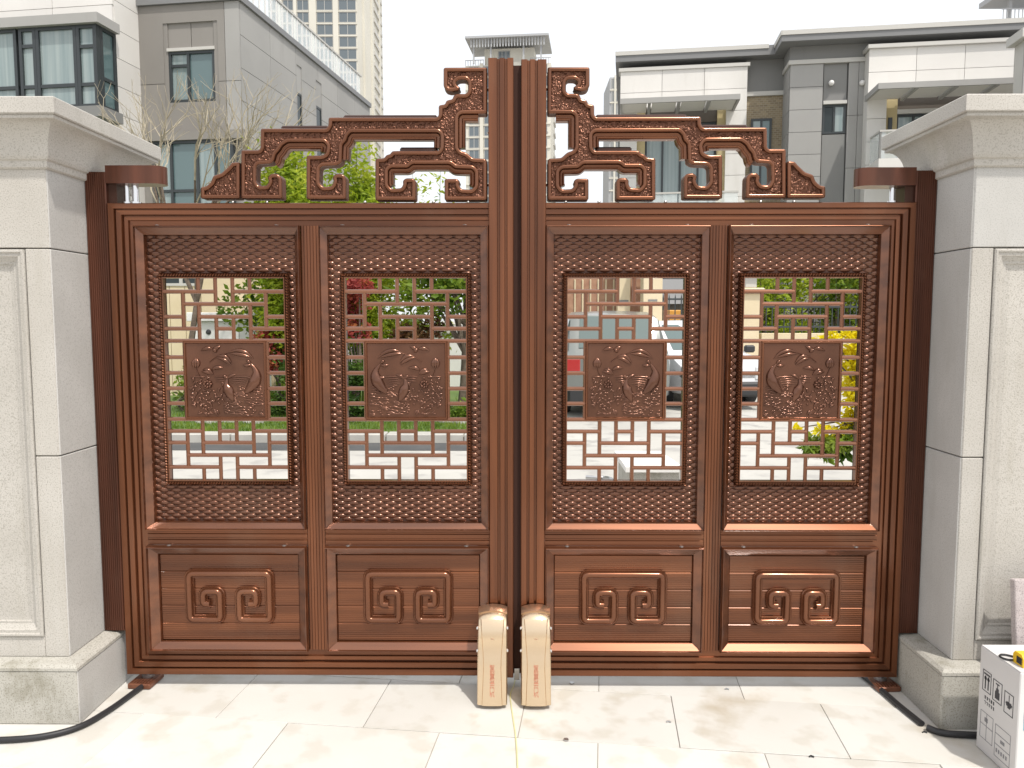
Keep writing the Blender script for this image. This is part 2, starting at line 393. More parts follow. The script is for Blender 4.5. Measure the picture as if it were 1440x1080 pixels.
# ------------------------------------------------------------------ hinge posts with arms
def fluted(x0, x1, yb, yf, n, g, d=.004, edge=.006):
    """plan outline of a bar with n grooves of width g on its front"""
    pts = [(x0, yb), (x0, yf + edge * .5), (x0 + edge * .5, yf)]
    w = (x1 - x0)
    for k in range(1, n + 1):
        c = x0 + w * k / (n + 1)
        pts += [(c - g / 2, yf), (c - g / 2 + .001, yf + d), (c + g / 2 - .001, yf + d), (c + g / 2, yf)]
    pts += [(x1 - edge * .5, yf), (x1, yf + edge * .5), (x1, yb)]
    return pts
def hinge_post(sgn, xw, lab, z0=.246):
    p = thing('hinge_post', lab, 'gate post', (xw - sgn * .04, .05, z0), group='hinge posts on the pillars')
    a, b = sorted((xw - sgn * .002, xw - sgn * .088))
    obj('post', MB().prism_z(fluted(a, b, .12, .005, 9, .003, .0022), z0, 2.172), M['bz_post'], p)
    a, b = sorted((xw - sgn * .088, xw - sgn * .320))
    # stadium arm
    n = 10; pts = []
    yc, hw = .05, .045
    if sgn < 0:
        pts = [(a, yc + hw), (a, yc - hw)] + [(b - hw + hw * math.sin(t), yc - hw * math.cos(t)) for t in [math.pi * k / n for k in range(n + 1)]]
    else:
        pts = [(b, yc - hw), (b, yc + hw)] + [(a + hw - hw * math.sin(t), yc + hw * math.cos(t)) for t in [math.pi * k / n for k in range(n + 1)]]
    z1 = 2.198 if sgn < 0 else 2.185
    obj('arm', MB().prism_z(pts, z1 - .072, z1), M['bz_post'], p, smooth=35)
    bl = MB().box(*sorted((xw - sgn * .07, xw - sgn * .125)), .02, .1, z1 - .16, z1 - .0725)
    obj('bracket', bl, M['bz_dark'], p)
    for (dx, r) in ((.155, .011), (.19, .014)) if sgn < 0 else ((.165, .012),):
        x = xw - sgn * dx
        pin = obj('hinge_pin', MB().tube([(x, .045, 2.04), (x, .045, z1 - .0715)], r, 12), M['chrome'], p, smooth=40)
        obj('collar', MB().tube([(x, .045, 2.046), (x, .045, 2.056)], r * 1.7, 12), M['chrome'], pin, smooth=40)
    return p
hinge_post(-1, -1.775, 'dark fluted bronze post fixed to the left granite pillar')
hinge_post(1, 1.695, 'dark fluted bronze post fixed to the right granite pillar')

# ------------------------------------------------------------------ gate leaves
UC = -.0065
bar_me = {}
def unit_bar():
    mb = MB().tube([(0, 0, 0), (0, 0, 1)], 1.0, 8)
    return mb
def crest_paths():
    """outline of the pierced cloud crest, taken in photo points on the gate plane -> (u, z)"""
    def c1(x, y): return (270 + x / 5.141, 80 + y / 5.141)
    def c2(x, y): return (480 + x / 5.141, 80 + y / 5.141)
    A = [c1(x, y) for x, y in [(358, 1024), (358, 676), (484, 676), (497, 662), (499, 520), (972, 520), (988, 498), (990, 440)]]
    A += [c2(x, y) for x, y in [(690, 440), (706, 424), (706, 352), (752, 345), (760, 318), (805, 308), (812, 285), (832, 270), (900, 270), (918, 252), (918, 185), (900, 165),
         (850, 165), (824, 186), (838, 212), (862, 226), (845, 243), (795, 252), (760, 244), (741, 215), (741, 80), (1052, 78), (1052, 412), (868, 412), (846, 432), (846, 662),
         (868, 684), (905, 694), (950, 734), (1040, 738), (1052, 755), (1052, 1036), (748, 1036), (748, 884), (838, 884), (858, 905), (848, 926), (868, 958), (940, 962), (966, 936), (966, 832), (944, 810), (822, 806), (786, 775),
         (512, 775), (482, 802), (358, 802), (338, 822), (338, 928), (366, 956), (436, 950), (450, 922), (446, 898), (466, 880), (522, 880), (538, 900), (538, 1036),
         (248, 1036), (248, 738), (312, 734), (326, 712), (356, 704), (368, 684), (404, 682), (700, 682), (716, 662), (718, 566), (698, 546), (70, 546), (44, 574), (38, 606), (8, 634), (4, 764)]]
    A += [c1(x, y) for x, y in [(1050, 786), (942, 790), (924, 808), (922, 912), (948, 942), (1008, 938), (1028, 904), (1018, 868), (1046, 846), (1094, 850), (1114, 874), (1114, 1028),
         (830, 1028), (830, 716), (938, 716), (970, 698), (978, 646), (954, 616), (690, 616), (650, 644), (636, 672), (606, 704), (596, 748), (572, 772), (480, 778), (466, 794), (464, 902), (484, 936), (538, 934), (560, 904),
         (548, 876), (572, 846), (624, 848), (650, 876), (654, 1024)]]
    Bw = [c1(x, y) for x, y in [(66, 1024), (66, 944), (104, 938), (140, 906), (156, 862), (216, 842), (266, 796), (292, 766), (346, 762), (346, 1024)]]
    bars = [[c1(624, 502), c1(972, 502)], [c1(1080, 425), c2(686, 425)], [c2(414, 660), c2(690, 660)]]
    f = lambda L: [(-(at(px, py, 0).x - UC), at(px, py, 0).z) for px, py in L]
    liners = [[c1(x, y) for x, y in [(590, 752), (596, 748), (606, 704), (636, 672), (650, 644), (690, 616), (954, 616), (978, 646), (972, 690)]],
              [c2(x, y) for x, y in [(4, 740), (8, 634), (38, 606), (44, 574), (70, 546), (698, 546), (718, 566), (716, 655)]],
              [c2(x, y) for x, y in [(345, 935), (338, 915), (338, 822), (358, 802), (482, 802), (512, 775), (786, 775), (822, 806), (944, 810), (966, 832), (966, 920), (958, 940)]],
              [c2(x, y) for x, y in [(990, 412), (868, 412), (846, 432), (846, 655)]]]
    return f(A), f(Bw), [f(b) for b in bars], [f(b) for b in liners]
CREST = crest_paths()
U_ST, U_END = .1165, 1.6765
def relief(make, plate, x0, x1, z0, z1, flip, seed):
    """carp, lotus and reeds embossed on a plate; points in the 1080 px study of that plate"""
    rr = random.Random(seed)
    W = x1 - x0; H = z1 - z0; yp = .004
    def q(X, Y):
        p = (X - 75) / 925; p = 1 - p if flip else p
        return (x0 + p * W, yp, z1 - (Y - 100) / 885 * H)
    k = W / 925
    def smooth(pts, n=5):
        out = []
        P = [Vector(p) for p in pts]; P = [P[0]] + P + [P[-1]]
        for i in range(1, len(P) - 2):
            for s in range(n):
                t = s / n; a, b, c, d = P[i - 1], P[i], P[i + 1], P[i + 2]
                out.append(.5 * ((2 * b) + (-a + c) * t + (2 * a - 5 * b + 4 * c - d) * t * t + (-a + 3 * b - 3 * c + d) * t ** 3))
        out.append(P[-2]); return out
    def blade(mb, pts, w, lift=1.8, n=5, end=.12):
        P = smooth([q(*p) for p in pts], n); m = len(P)
        ws = []
        for i in range(m):
            t = i / (m - 1)
            if isinstance(w, (list, tuple)):
                s = t * (len(w) - 1); j = min(int(s), len(w) - 2); v = w[j] + (w[j + 1] - w[j]) * (s - j)
            else: v = w * max(math.sin(math.pi * min(max(t, .03), .97)), end)
            ws.append(v * k * .5)
        mb.tube(P, ws, 8, True, lift, up=(0, -1, 0)); return mb
    for L in ([(250, 182), (330, 152), (395, 164)], [(390, 168), (440, 150), (492, 126)], [(395, 150), (420, 180), (440, 205)], [(420, 265), (500, 280), (565, 315), (608, 352)],
              [(430, 250), (540, 252), (618, 332)], [(580, 208), (690, 178), (800, 208), (882, 278)], [(590, 214), (720, 226), (862, 266)], [(370, 418), (430, 388), (516, 390)],
              [(250, 434), (320, 444), (378, 472)], [(268, 412), (335, 418), (396, 474)]):
        make('carved_leaf', blade(MB(), L, 52, 1.0), True)
    make('carved_stem', blade(MB(), [(352, 320), (420, 268), (480, 244), (585, 208)], 12, end=.7), True)
    bud = MB()
    for dx in (-20, 0, 20): blade(bud, [(185 + dx, 392), (185 + dx * 1.5, 330), (187, 270)], 50, 1.0)
    make('carved_bud', bud, True)
    make('carved_stem', blade(MB(), [(186, 392), (205, 450), (240, 520)], 10, end=.7), True)
    for body, ws, tail in (([(850, 345), (905, 430), (902, 520), (850, 612), (775, 692)], [22, 60, 122, 150, 112, 40], [[(852, 350), (820, 312), (790, 312)], [(852, 350), (800, 362), (745, 350)], [(900, 470), (850, 510), (790, 500)]]),
                           ([(558, 525), (546, 600), (578, 690), (622, 790)], [18, 60, 124, 112, 36], [[(556, 530), (600, 490), (665, 470)], [(556, 530), (530, 495), (500, 500)]])):
        f = MB(); blade(f, body, ws, .7, 6)
        for t in tail: blade(f, t, 42, 1.0)
        make('carved_fish', f, True)
    fl = MB()
    for a in range(8):
        t = a / 8 * 2 * math.pi; blade(fl, [(322 + 14 * math.cos(t), 590 + 14 * math.sin(t)), (322 + 62 * math.cos(t), 590 + 58 * math.sin(t))], 40)
    fl.ball(q(322, 590), 26 * k, 26 * k, 26 * k); make('carved_lotus', fl, True)
    rp = MB()
    for (a, b, Y) in ((420, 545, 522), (400, 560, 496), (415, 560, 552), (590, 850, 500), (600, 800, 526), (585, 790, 552), (590, 780, 578), (640, 760, 604), (120, 250, 500)):
        blade(rp, [(a, Y), ((a + b) / 2, Y - 5), (b, Y)], 22, 1.0, 3, .4)
    for _ in range(150):
        X = rr.uniform(520, 975); Y = rr.uniform(690, 968) if X < 700 else rr.uniform(600, 968); l = rr.uniform(18, 46)
        blade(rp, [(max(X - l, 84), Y), (X, Y - 6), (min(X + l, 988), Y + 2)], rr.uniform(14, 24), 1.0, 2, .4)
    for _ in range(120):
        X = rr.uniform(100, 560); Y = rr.uniform(500, 965)
        if abs(X - 322) < 70 and abs(Y - 590) < 70: continue
        a = rr.uniform(-.9, .9); l = rr.uniform(18, 46)
        blade(rp, [(X - l * math.cos(a) * .7, Y - l * math.sin(a)), (X, Y - 8), (X + l * math.cos(a) * .7, Y + l * math.sin(a))], rr.uniform(20, 36), .9, 2, .35)
    make('carved_water', rp, True, 'stuff')

def gate_leaf(sgn, lab):
    sr = 1.0 if sgn < 0 else .963
    def X(u): return UC + sgn * (u if u < U_ST else U_ST + (u - U_ST) * sr)
    Lf = thing('gate_leaf', lab, 'gate', (X(U_END), .03, 0), group='two leaves of the bronze gate')
    def rect(u0, u1, z0, z1):
        a, b = sorted((X(u0), X(u1))); return (a, b, z0, z1)
    hs = 'L' if sgn < 0 else 'R'
    # ---- outer frame: three mitred sides with running grooves
    o = rect(U_ST, U_END, .052, 2.046); i = rect(U_ST, 1.567, .163, 1.955)
    P = [(0, .062), (0, .004), (.03, 0), (.24, 0), (.255, .004), (.26, .014), (.305, .014), (.31, .005), (.325, .001), (.51, .001), (.53, .005), (.535, .017), (.60, .017), (.605, .008), (.625, .003), (.76, .003), (.78, .012), (1, .012), (1, .062)]
    for w, nm, m in (('T', 'frame_rail', 'bz_h'), ('B', 'frame_rail', 'bz_h'), (hs, 'frame_stile', 'bz_v')):
        obj(nm, MB().side(o, i, P, w), M[m], Lf)
    bk = MB()
    a, b = sorted((X(1.567), X(U_END - .001))); bk.box(a, b, .0615, .064, .053, 2.045)
    a, b = sorted((X(U_ST), X(1.567))); bk.box(a, b, .0615, .064, .053, .163); bk.box(a, b, .0615, .064, 1.955, 2.045)
    a, b = sorted((X(.10), X(.17))); bk.box(a, b, .042, .0612, .054, 2.04)
    obj('frame_back', bk, M['bz_dark'], Lf)
    # ---- meeting stile, mullion, middle rail
    a, b = sorted((X(.0155), X(U_ST)))
    pts = [(a, .07), (a, -.010), (a + .003, -.013)]
    w = b - a; gr = (.40, .70) if sgn < 0 else (.30, .60)
    for c in gr: pts += [(a + w * c - .006, -.013), (a + w * c - .0045, -.010), (a + w * c - .004, .000), (a + w * c + .004, .000), (a + w * c + .0045, -.010), (a + w * c + .006, -.013)]
    pts += [(b - .003, -.013), (b, -.010), (b, .07)]
    obj('meeting_stile', MB().prism_z(pts, .052, 2.612 if sgn < 0 else 2.606), M['bz_v'], Lf)
    a, b = sorted((X(.8105), X(.887)))
    obj('mullion', MB().prism_z(fluted(a, b, .06, .006, 5, .0035, .0035), .164, 1.954), M['bz_v'], Lf)
    for (u0, u1) in ((.1175, .810), (.8875, 1.566)):
        a, b = sorted((X(u0), X(u1))); mb = MB()
        pr = [(.06, .621), (.008, .621), (.008, .640), (.012, .643), (.012, .648), (.008, .651), (.008, .666), (.012, .669), (.012, .674), (.008, .677), (.008, .689), (.06, .689)]
        mb.prism_x(pr, a, b); obj('frame_rail', mb, M['bz_h'], Lf)
    # ---- panels
    MP = [(0, .012), (0, -.012), (.04, -.018), (.10, -.0235), (.14, -.0245), (.17, -.019), (.20, -.0125), (.88, .008), (.90, .012), (.93, .018), (1, .037)]
    for (uo0, uo1, ui0, ui1, uw0, uw1, flip) in ((.1168, .810, .155, .776, .2115, .709, True), (.8875, 1.566, .917, 1.531, .964, 1.4625, False)):
        O = rect(uo0, uo1, .690, 1.954); I = rect(ui0, ui1, .719, 1.914); Wd = rect(uw0, uw1, .8975, 1.742)
        # backing sheet with the window cut out
        bp = MB(); yb0, yb1 = .033, .041
        bp.box(I[0] - .02, Wd[0], yb0, yb1, I[2] - .02, I[3] + .02); bp.box(Wd[1], I[1] + .02, yb0, yb1, I[2] - .02, I[3] + .02)
        bp.box(Wd[0], Wd[1], yb0, yb1, I[2] - .02, Wd[2]); bp.box(Wd[0], Wd[1], yb0, yb1, Wd[3], I[3] + .02)
        pn = obj('upper_panel', bp, M['bz_dark'], Lf)
        mo = MB()
        for w in 'TBLR': mo.side(O, I, MP, w)
        obj('panel_moulding', mo, M['bz_mould'], pn)
        for t in (.14, .86):
            c = O[0] + (O[1] - O[0]) * t; obj('screw', MB().ball((c, -.004, O[3] + .001), .010, .010, .0035, 8, 4), M['zinc'], pn, True)
        # fish scales
        s = MB(); dw = (I[1] - I[0]) / 11.5; dz = .0138; h = .0285; nrow = int((I[3] - I[2]) / dz) + 3
        Q = ((.0, .0335), (.10, .0285), (.26, .0255), (.5, .0272), (.75, .0325), (1.0, .0385)); XN = (-1, -.55, 0, .55, 1)
        def clampx(x, xc, z):
            lo, hi = I[0] - .003, I[1] + .003
            if Wd[2] - .004 < z < Wd[3] + .004:
                if xc < (Wd[0] + Wd[1]) / 2: hi = Wd[0] - .005
                else: lo = Wd[1] + .005
            return min(max(x, lo), hi)
        for r_ in range(nrow):
            zc = I[3] - .004 - r_ * dz
            for c in range(13):
                xc = I[0] + (c + (0 if r_ % 2 else .5)) * dw
                if Wd[0] - .016 < xc - dw * .3 and xc + dw * .3 < Wd[1] + .016 and Wd[2] - .034 < zc < Wd[3] + .004: continue
                if zc < I[2] - .02: continue
                vs = []; fs = []; j_ = rnd.uniform(-.0006, .0006)
                for (q, y) in Q:
                    hw_ = dw * .515 * math.sqrt(max(1 - (1 - q) ** 2, .02))
                    for xn in XN: vs.append((clampx(xc + hw_ * xn, xc, zc + h * (1 - q)), y + j_ + .0055 * xn * xn * (1 if q > .05 else 0), max(zc + h * (1 - q) - (0.0 if q else .0028 * 0), I[2] - .002)))
                for i_ in range(5):
                    for k in range(4): e = i_ * 5 + k; fs.append((e, e + 1, e + 6, e + 5))
                s.add(vs, fs)
        tag(obj('scale_relief', s, M['bz_scale'], pn, smooth=50), kind='stuff')
        # rope border round the window
        ro = MB(); off = .012; rr = (Wd[0] - off, Wd[1] + off, Wd[2] - off, Wd[3] + off)
        def rope(p0, p1):
            d = Vector(p1) - Vector(p0); n = int(d.length / .0115); an = math.atan2(d.y, d.x) + .9
            for k in range(n + 1):
                p = Vector(p0) + d * (k / n); ro.ball((p.x, .013, p.y), .0090, .009, .0046, 6, 4, an)
        rope((rr[0], rr[2]), (rr[1], rr[2])); rope((rr[1], rr[2]), (rr[1], rr[3])); rope((rr[1], rr[3]), (rr[0], rr[3])); rope((rr[0], rr[3]), (rr[0], rr[2]))
        tag(obj('rope_trim', ro, M['bz'], pn, smooth=60), kind='stuff')
        fl = MB()
        for w in 'TBLR': fl.side((rr[0] - .010, rr[1] + .010, rr[2] - .010, rr[3] + .010), Wd, [(0, .024), (.05, .016), (.2, .019), (.75, .019), (.8, .008), (1, .008), (1, .036)], w)
        obj('window_frame', fl, M['bz'], pn)
        # lattice bars
        G = [0, .155, .285, .428, .571, .714, .845, 1]
        V = [0, .065, .1255, .188, .246, .306]
        lad = [.3865, .4645, .541, .6156]
        ww, hh = Wd[1] - Wd[0], Wd[3] - Wd[2]
        hb = []; vb = []
        for f in (0, 1):
            g_ = (lambda v: v) if f == 0 else (lambda v: 1 - v)
            hb += [(0, 3, V[1], g_), (4, 7, V[1], g_), (1, 6, V[2], g_), (0, 1, V[3], g_), (2, 5, V[3], g_), (6, 7, V[3], g_), (0, 2, V[4], g_), (3, 4, V[4], g_), (5, 7, V[4], g_), (0, 7, V[5], g_)]
            vb += [(2, V[0], V[1], g_), (5, V[0], V[1], g_), (3, V[0], V[2], g_), (4, V[0], V[2], g_), (1, V[1], V[4], g_), (6, V[1], V[4], g_), (2, V[2], V[5], g_), (5, V[2], V[5], g_), (3, V[3], V[5], g_), (4, V[3], V[5], g_)]
        for l in lad: hb += [(0, 1, l, lambda v: v), (6, 7, l, lambda v: v)]
        vb += [(1, V[5], 1 - V[5], lambda v: v), (6, V[5], 1 - V[5], lambda v: v)]
        if 'm' not in bar_me:
            t = obj('lattice_bar', unit_bar(), M['bz_bar'], pn, smooth=40, world=False); bar_me['m'] = t.data; bpy.data.objects.remove(t)
        rb = .0088
        for (g0, g1, v, fn) in hb:
            xa, xb = Wd[0] + G[g0] * ww, Wd[0] + G[g1] * ww; z = Wd[3] - fn(v) * hh
            inst('lattice_bar', bar_me['m'], pn, (xa, .0165, z), (rb, rb, xb - xa), (0, math.pi / 2, 0))
        for (gx, v0, v1, fn) in vb:
            za, zb = sorted((Wd[3] - fn(v0) * hh, Wd[3] - fn(v1) * hh)); x = Wd[0] + G[gx] * ww
            inst('lattice_bar', bar_me['m'], pn, (x, .0175, za), (rb * .95, rb * .95, zb - za), (0, 0, 0))
        # relief plate
        x0, x1 = Wd[0] + G[1] * ww, Wd[0] + G[6] * ww; z1_, z0_ = Wd[3] - V[5] * hh, Wd[3] - (1 - V[5]) * hh
        obj('relief_plate', MB().box(x0 + .002, x1 - .002, .006, .03, z0_ + .002, z1_ - .002, .002), M['bz_relief'], pn)
        pf = MB()
        for w in 'TBLR': pf.side((x0, x1, z0_, z1_), (x0 + .012, x1 - .012, z0_ + .012, z1_ - .012), [(0, .02), (0, .004), (.3, .0), (.7, .0), (1, .0065)], w)
        obj('plaque_frame', pf, M['bz'], pn)
        fl_ = flip if sgn < 0 else (not flip)
        fl_ = {(-1, False): False, (-1, True): True, (1, True): False, (1, False): True}[(sgn, flip)]
        def mk(nm, mb, sm, kind=None): return tag(obj(nm, mb, M['bz_relief'], pn, smooth=60), kind=kind)
        relief(mk, None, x0 + .012, x1 - .012, z0_ + .012, z1_ - .012, fl_, 5)
        # ---- lower panel
        O = rect(uo0, uo1, .164, .620); I = rect(uo0 + .045, uo1 - .045, .200, .576)
        core = obj('lower_panel', MB().box(I[0] - .03, I[1] + .03, .034, .04, I[2] - .03, I[3] + .03), M['bz_dark'], Lf)
        mo = MB()
        for w in 'TBLR': mo.side(O, I, MP, w)
        obj('panel_moulding', mo, M['bz_mould'], core)
        for t in (.14, .86):
            c = O[0] + (O[1] - O[0]) * t; obj('screw', MB().ball((c, -.004, O[3] + .001), .010, .010, .0035, 8, 4), M['zinc'], core, True)
        nb = 5; hb_ = (I[3] - I[2]) / nb
        b0 = None
        for k in range(nb):
            za = I[2] + k * hb_
            mb = MB().box(0, I[1] - I[0] + .006, .020, .034, .0002, hb_ - .0002, .003)
            if b0 is None: b0 = obj('board', mb, M['rib'], core, world=False); b0.location = Vector((I[0] - .003, 0, za)) - WLOC[core.name]
            else: inst('board', b0.data, core, (I[0] - .003, 0, za))
        # meander: two square scrolls joined over the top
        cx = (I[0] + I[1]) / 2
        def sx(a): return cx + a * (1 if sgn < 0 else .97)
        z_ = lambda v: .384 + v
        half = [(0, .1105), (.1715, .1105), (.1715, -.0905), (.041, -.0905), (.041, .033), (.113, .033), (.113, -.022), (.084, -.022)]
        path = [(sx(-a), z_(b)) for a, b in half[::-1]] + [(sx(a), z_(b)) for a, b in half[1:]]
        path = fillet(path, .02, 4)
        pr = [(-.0205, .0205), (-.0205, .013), (-.0175, .009), (-.014, .010), (-.012, .003), (-.0065, -.003), (0, -.0045), (.0065, -.003), (.012, .003), (.014, .010), (.0175, .009), (.0205, .013), (.0205, .0205)]
        obj('scroll_moulding', MB().sweep(path, pr), M['bz'], core, smooth=35)
    # ---- crest
    A, Bw, bars, liners = CREST
    fx = lambda L: [(X(u), z) for u, z in L]
    poly = fillet(fx(A), .0075, 3, True)
    yF, yB = .0, .05
    cr = obj('crest', MB().plate(poly, yF + .004, yB - .004), M['bz_edge'], Lf)
    obj('hammered_field', MB().plate(poly, yF + .0022, yF + .0039), M['hammer'], cr)
    def inset(pl, d):
        # keep the bead centred on the edge, slightly inside
        n = len(pl); ar = sum(pl[i][0] * pl[(i + 1) % n][1] - pl[(i + 1) % n][0] * pl[i][1] for i in range(n)); return d if ar > 0 else -d
    d = inset(poly, .0075)
    rb = .0088
    obj('bead', MB().sweep(poly, [(d + a, b) for a, b in circ(rb, 8, yF, 1.0)], closed=True), M['bz'], cr, smooth=60)
    obj('bead', MB().sweep(poly, [(d + a, b) for a, b in circ(rb, 8, yB, 1.0)], closed=True), M['bz'], cr, smooth=60)
    pw = fillet(fx(Bw), .006, 3, True); d = inset(pw, .0075)
    wd = obj('crest_wing', MB().plate(pw, yF + .004, yB - .004), M['bz_edge'], Lf)
    obj('hammered_field', MB().plate(pw, yF + .0022, yF + .0039), M['hammer'], wd)
    obj('bead', MB().sweep(pw, [(d + a, b) for a, b in circ(rb, 8, yF)], closed=True), M['bz'], wd, smooth=60)
    obj('bead', MB().sweep(pw, [(d + a, b) for a, b in circ(rb, 8, yB)], closed=True), M['bz'], wd, smooth=60)
    for k, ln in enumerate(liners):
        pth = fillet(fx(ln), .008, 3); 
        j = max(range(len(pth) - 1), key=lambda i: abs(pth[i + 1][0] - pth[i][0])); sg_ = 1 if (pth[j + 1][0] - pth[j][0]) < 0 else -1     # opening lies below the top edge
        e_ = .8 if k == 2 else 1.0
        lp = [(-.006, .012), (.004, .006), (.009, .009), (.014, .009), (.016, .002), (.0205, -.0015), (.0255, .002), (.0275, .009), (.0275, .045), (-.006, .045)]
        obj('opening_liner', MB().sweep(pth, [(n_ * sg_ * e_, y_) for n_, y_ in lp]), M['bz'], cr, smooth=40)
    for b in bars:
        (xa, za), (xb, zb) = fx(b); xs = sorted((xa, xb))
        zt = za + .011
        obj('crest_strip', MB().box(xs[0], xs[1], .03, .07, za - .016, zt, .006), M['bz_dark'], cr)
    for u in (.2, .34, .62, 1.02, 1.16):
        obj('screw', MB().ball((X(u), .002, 2.049), .007, .007, .005, 8, 4), M['zinc'], cr, True)
    for zz in (2.33, 2.5, 2.12):
        obj('screw', MB().ball((X(.1195), .03, zz), .006, .006, .006, 8, 4), M['zinc'], cr, True)
    if sgn < 0:
        obj('seal_strip', MB().box(-.0065 - .017, .0105, .012, .06, .06, 2.59), M['black_mat'], Lf)
        obj('stop_plate', MB().box(-.018, .004, .0, .004, .035, .085, .001), M['zinc'], Lf)
    return Lf
M['bz_scale'] = bronze('bronze_scales', (1, 1, 1), (.122, .051, .029), (.168, .071, .041), .26, 5.0, .65)
M['bz_relief'] = bronze('bronze_relief', (1, 1, 1), (.108, .046, .027), (.158, .068, .040), .23, 6.0)
gate_leaf(-1, 'left bronze gate leaf with stepped cloud crest and pierced lattice panels')
gate_leaf(1, 'right bronze gate leaf with stepped cloud crest and pierced lattice panels')

# ------------------------------------------------------------------ gate openers
def text_mesh(body, size, spacing=1.0):
    cu = bpy.data.curves.new('text', 'FONT'); cu.body = body; cu.size = size; cu.align_x = 'CENTER'; cu.space_line = spacing; cu.extrude = .0003
    o = bpy.data.objects.new('text', cu); COL.objects.link(o)
    dg = bpy.context.evaluated_depsgraph_get(); me = bpy.data.meshes.new_from_object(o.evaluated_get(dg))
    bpy.data.objects.remove(o); return me
def opener(xc, lab):
    p = thing('gate_opener', lab, 'gate opener', (xc, -.1, 0), group='pair of gate openers')
    hw = .0605
    prof = [(-.018, .372), (-.045, .376), (-.065, .373), (-.088, .363), (-.108, .347), (-.122, .326), (-.131, .30), (-.1345, .268), (-.139, .235), (-.148, .20), (-.157, .155), (-.168, .10), (-.186, .018), (-.018, .018)]
    # body: side walls slightly set in from the front shell
    b = MB()
    n = len(prof); vs = []
    cols = ((-hw, .007), (-hw + .004, .002), (-hw * .7, 0), (-hw * .35, 0), (0, 0), (hw * .35, 0), (hw * .7, 0), (hw - .004, .002), (hw, .007))
    for (xo, sh) in cols:
        for (y, z) in prof: vs.append((xc + xo, min(y + sh, -.018), z - (sh + .012 * (xo / hw) ** 2 if z > .3 else 0)))
    fs = []
    for k in range(len(cols) - 1):
        for q in range(n): fs.append((k * n + q, k * n + (q + 1) % n, (k + 1) * n + (q + 1) % n, (k + 1) * n + q))
    fs.append(tuple(range(n))[::-1]); fs.append(tuple((len(cols) - 1) * n + q for q in range(n))); b.add(vs, fs)
    bo = obj('housing', b, M['champagne'], p, smooth=30)
    # raised front shell, waisted
    f = MB(); vs = []; fs = []; rows = []
    for (y, z) in prof[4:13]:
        t = (z - .018) / .35; w = .033 + .014 * abs(t - .45) / .55 * (1 if t > .45 else .55)
        rows.append((y, z, w))
    for (y, z, w) in rows:
        for a, d in ((-w - .003, 0), (-w, -.0045), (-w * .4, -.0065), (w * .4, -.0065), (w, -.0045), (w + .003, 0)): vs.append((xc + a, y + d, z))
    for i in range(len(rows) - 1):
        for k in range(5): fs.append((i * 6 + k, i * 6 + k + 1, i * 6 + 7 + k, i * 6 + 6 + k))
    obj('face_plate', f.add(vs, fs), M['champagne'], bo, smooth=30)
    cap = MB(); pts = [(xc - hw - .002, .0)]
    top = [(-.02, .378), (-.047, .3815), (-.067, .3785), (-.082, .371), (-.080, .366), (-.065, .372), (-.045, .375), (-.02, .372)]
    nt_ = len(top); cv = []
    for k in range(9):
        xo = -hw + .001 + (2 * hw - .002) * k / 8
        for (y, z) in top: cv.append((xc + xo, y, z - .012 * (xo / hw) ** 2))
    cap.add(cv, [(k * nt_ + q, k * nt_ + (q + 1) % nt_, (k + 1) * nt_ + (q + 1) % nt_, (k + 1) * nt_ + q) for k in range(8) for q in range(nt_)] + [tuple(range(nt_)), tuple(8 * nt_ + q for q in range(nt_))]); obj('top_cap', cap, M['champ_cap'], p, smooth=35)
    for sx in (-1, 1):
        for z in (.315, .225):
            obj('bolt', MB().ball((xc + sx * (hw + .001), -.122 if z > .3 else -.135, z), .005, .008, .008, 8, 4), M['chrome'], p, True)
    # badge and vertical lettering
    obj('badge', MB().ball((xc, -.139, .275), .010, .003, .004, 10, 4), M['champ_cap'], bo, True)
    me = text_mesh('智\n能\n重\n型\n开\n门\n机', .0215, .82); me.materials.clear(); me.materials.append(M['red_ink'])
    t = bpy.data.objects.new('lettering', me); COL.objects.link(t); t.parent = bo
    sl = math.atan2(.029, .137)
    t.location = Vector((xc, -.1655, .158)) - WLOC[p.name]; t.rotation_euler = (math.pi / 2 - sl * .98, 0, 0)
    # drive wheel behind the housing
    wh = MB(); N = 20
    ci = [(.06 + 0, 0)]
    vs = []; fs = []
    R0 = .05
    for x in (-.016, .016):
        for k in range(N): th = 2 * math.pi * k / N; vs.append((xc - .012 + x, -.115 + R0 * math.cos(th), R0 + .001 + R0 * math.sin(th)))
    fs = [(k, (k + 1) % N, N + (k + 1) % N, N + k) for k in range(N)] + [tuple(range(N)), tuple(range(N, 2 * N))]
    obj('drive_wheel', wh.add(vs, fs), M['black_rub'], p, smooth=40)
    return p
opener(-.107, 'champagne metal gate opener at the foot of the left leaf')
opener(.071, 'champagne metal gate opener at the foot of the right leaf')

# ------------------------------------------------------------------ cables, brackets
def spline(pts, n=8):
    P = [Vector(p) for p in pts]; P = [P[0] * 2 - P[1]] + P + [P[-1] * 2 - P[-2]]; out = []
    for i in range(1, len(P) - 2):
        for s in range(n):
            t = s / n; a, b, c, d = P[i - 1], P[i], P[i + 1], P[i + 2]
            out.append(.5 * ((2 * b) + (-a + c) * t + (2 * a - 5 * b + 4 * c - d) * t * t + (-a + 3 * b - 3 * c + d) * t ** 3))
    out.append(P[-2]); return out
L = [(-2.35, -.40), (-2.1, -.45), (-1.93, -.451), (-1.787, -.425), (-1.69, -.358), (-1.644, -.239), (-1.617, -.093), (-1.597, .055), (-1.60, .25), (-1.65, .6)]
tag(obj('conduit', MB().tube(spline([(x, y, .0125) for x, y in L]), .0115, 10), M['black_rub'], smooth=50), 'black rubber conduit curling past the left pillar plinth', 'cable')
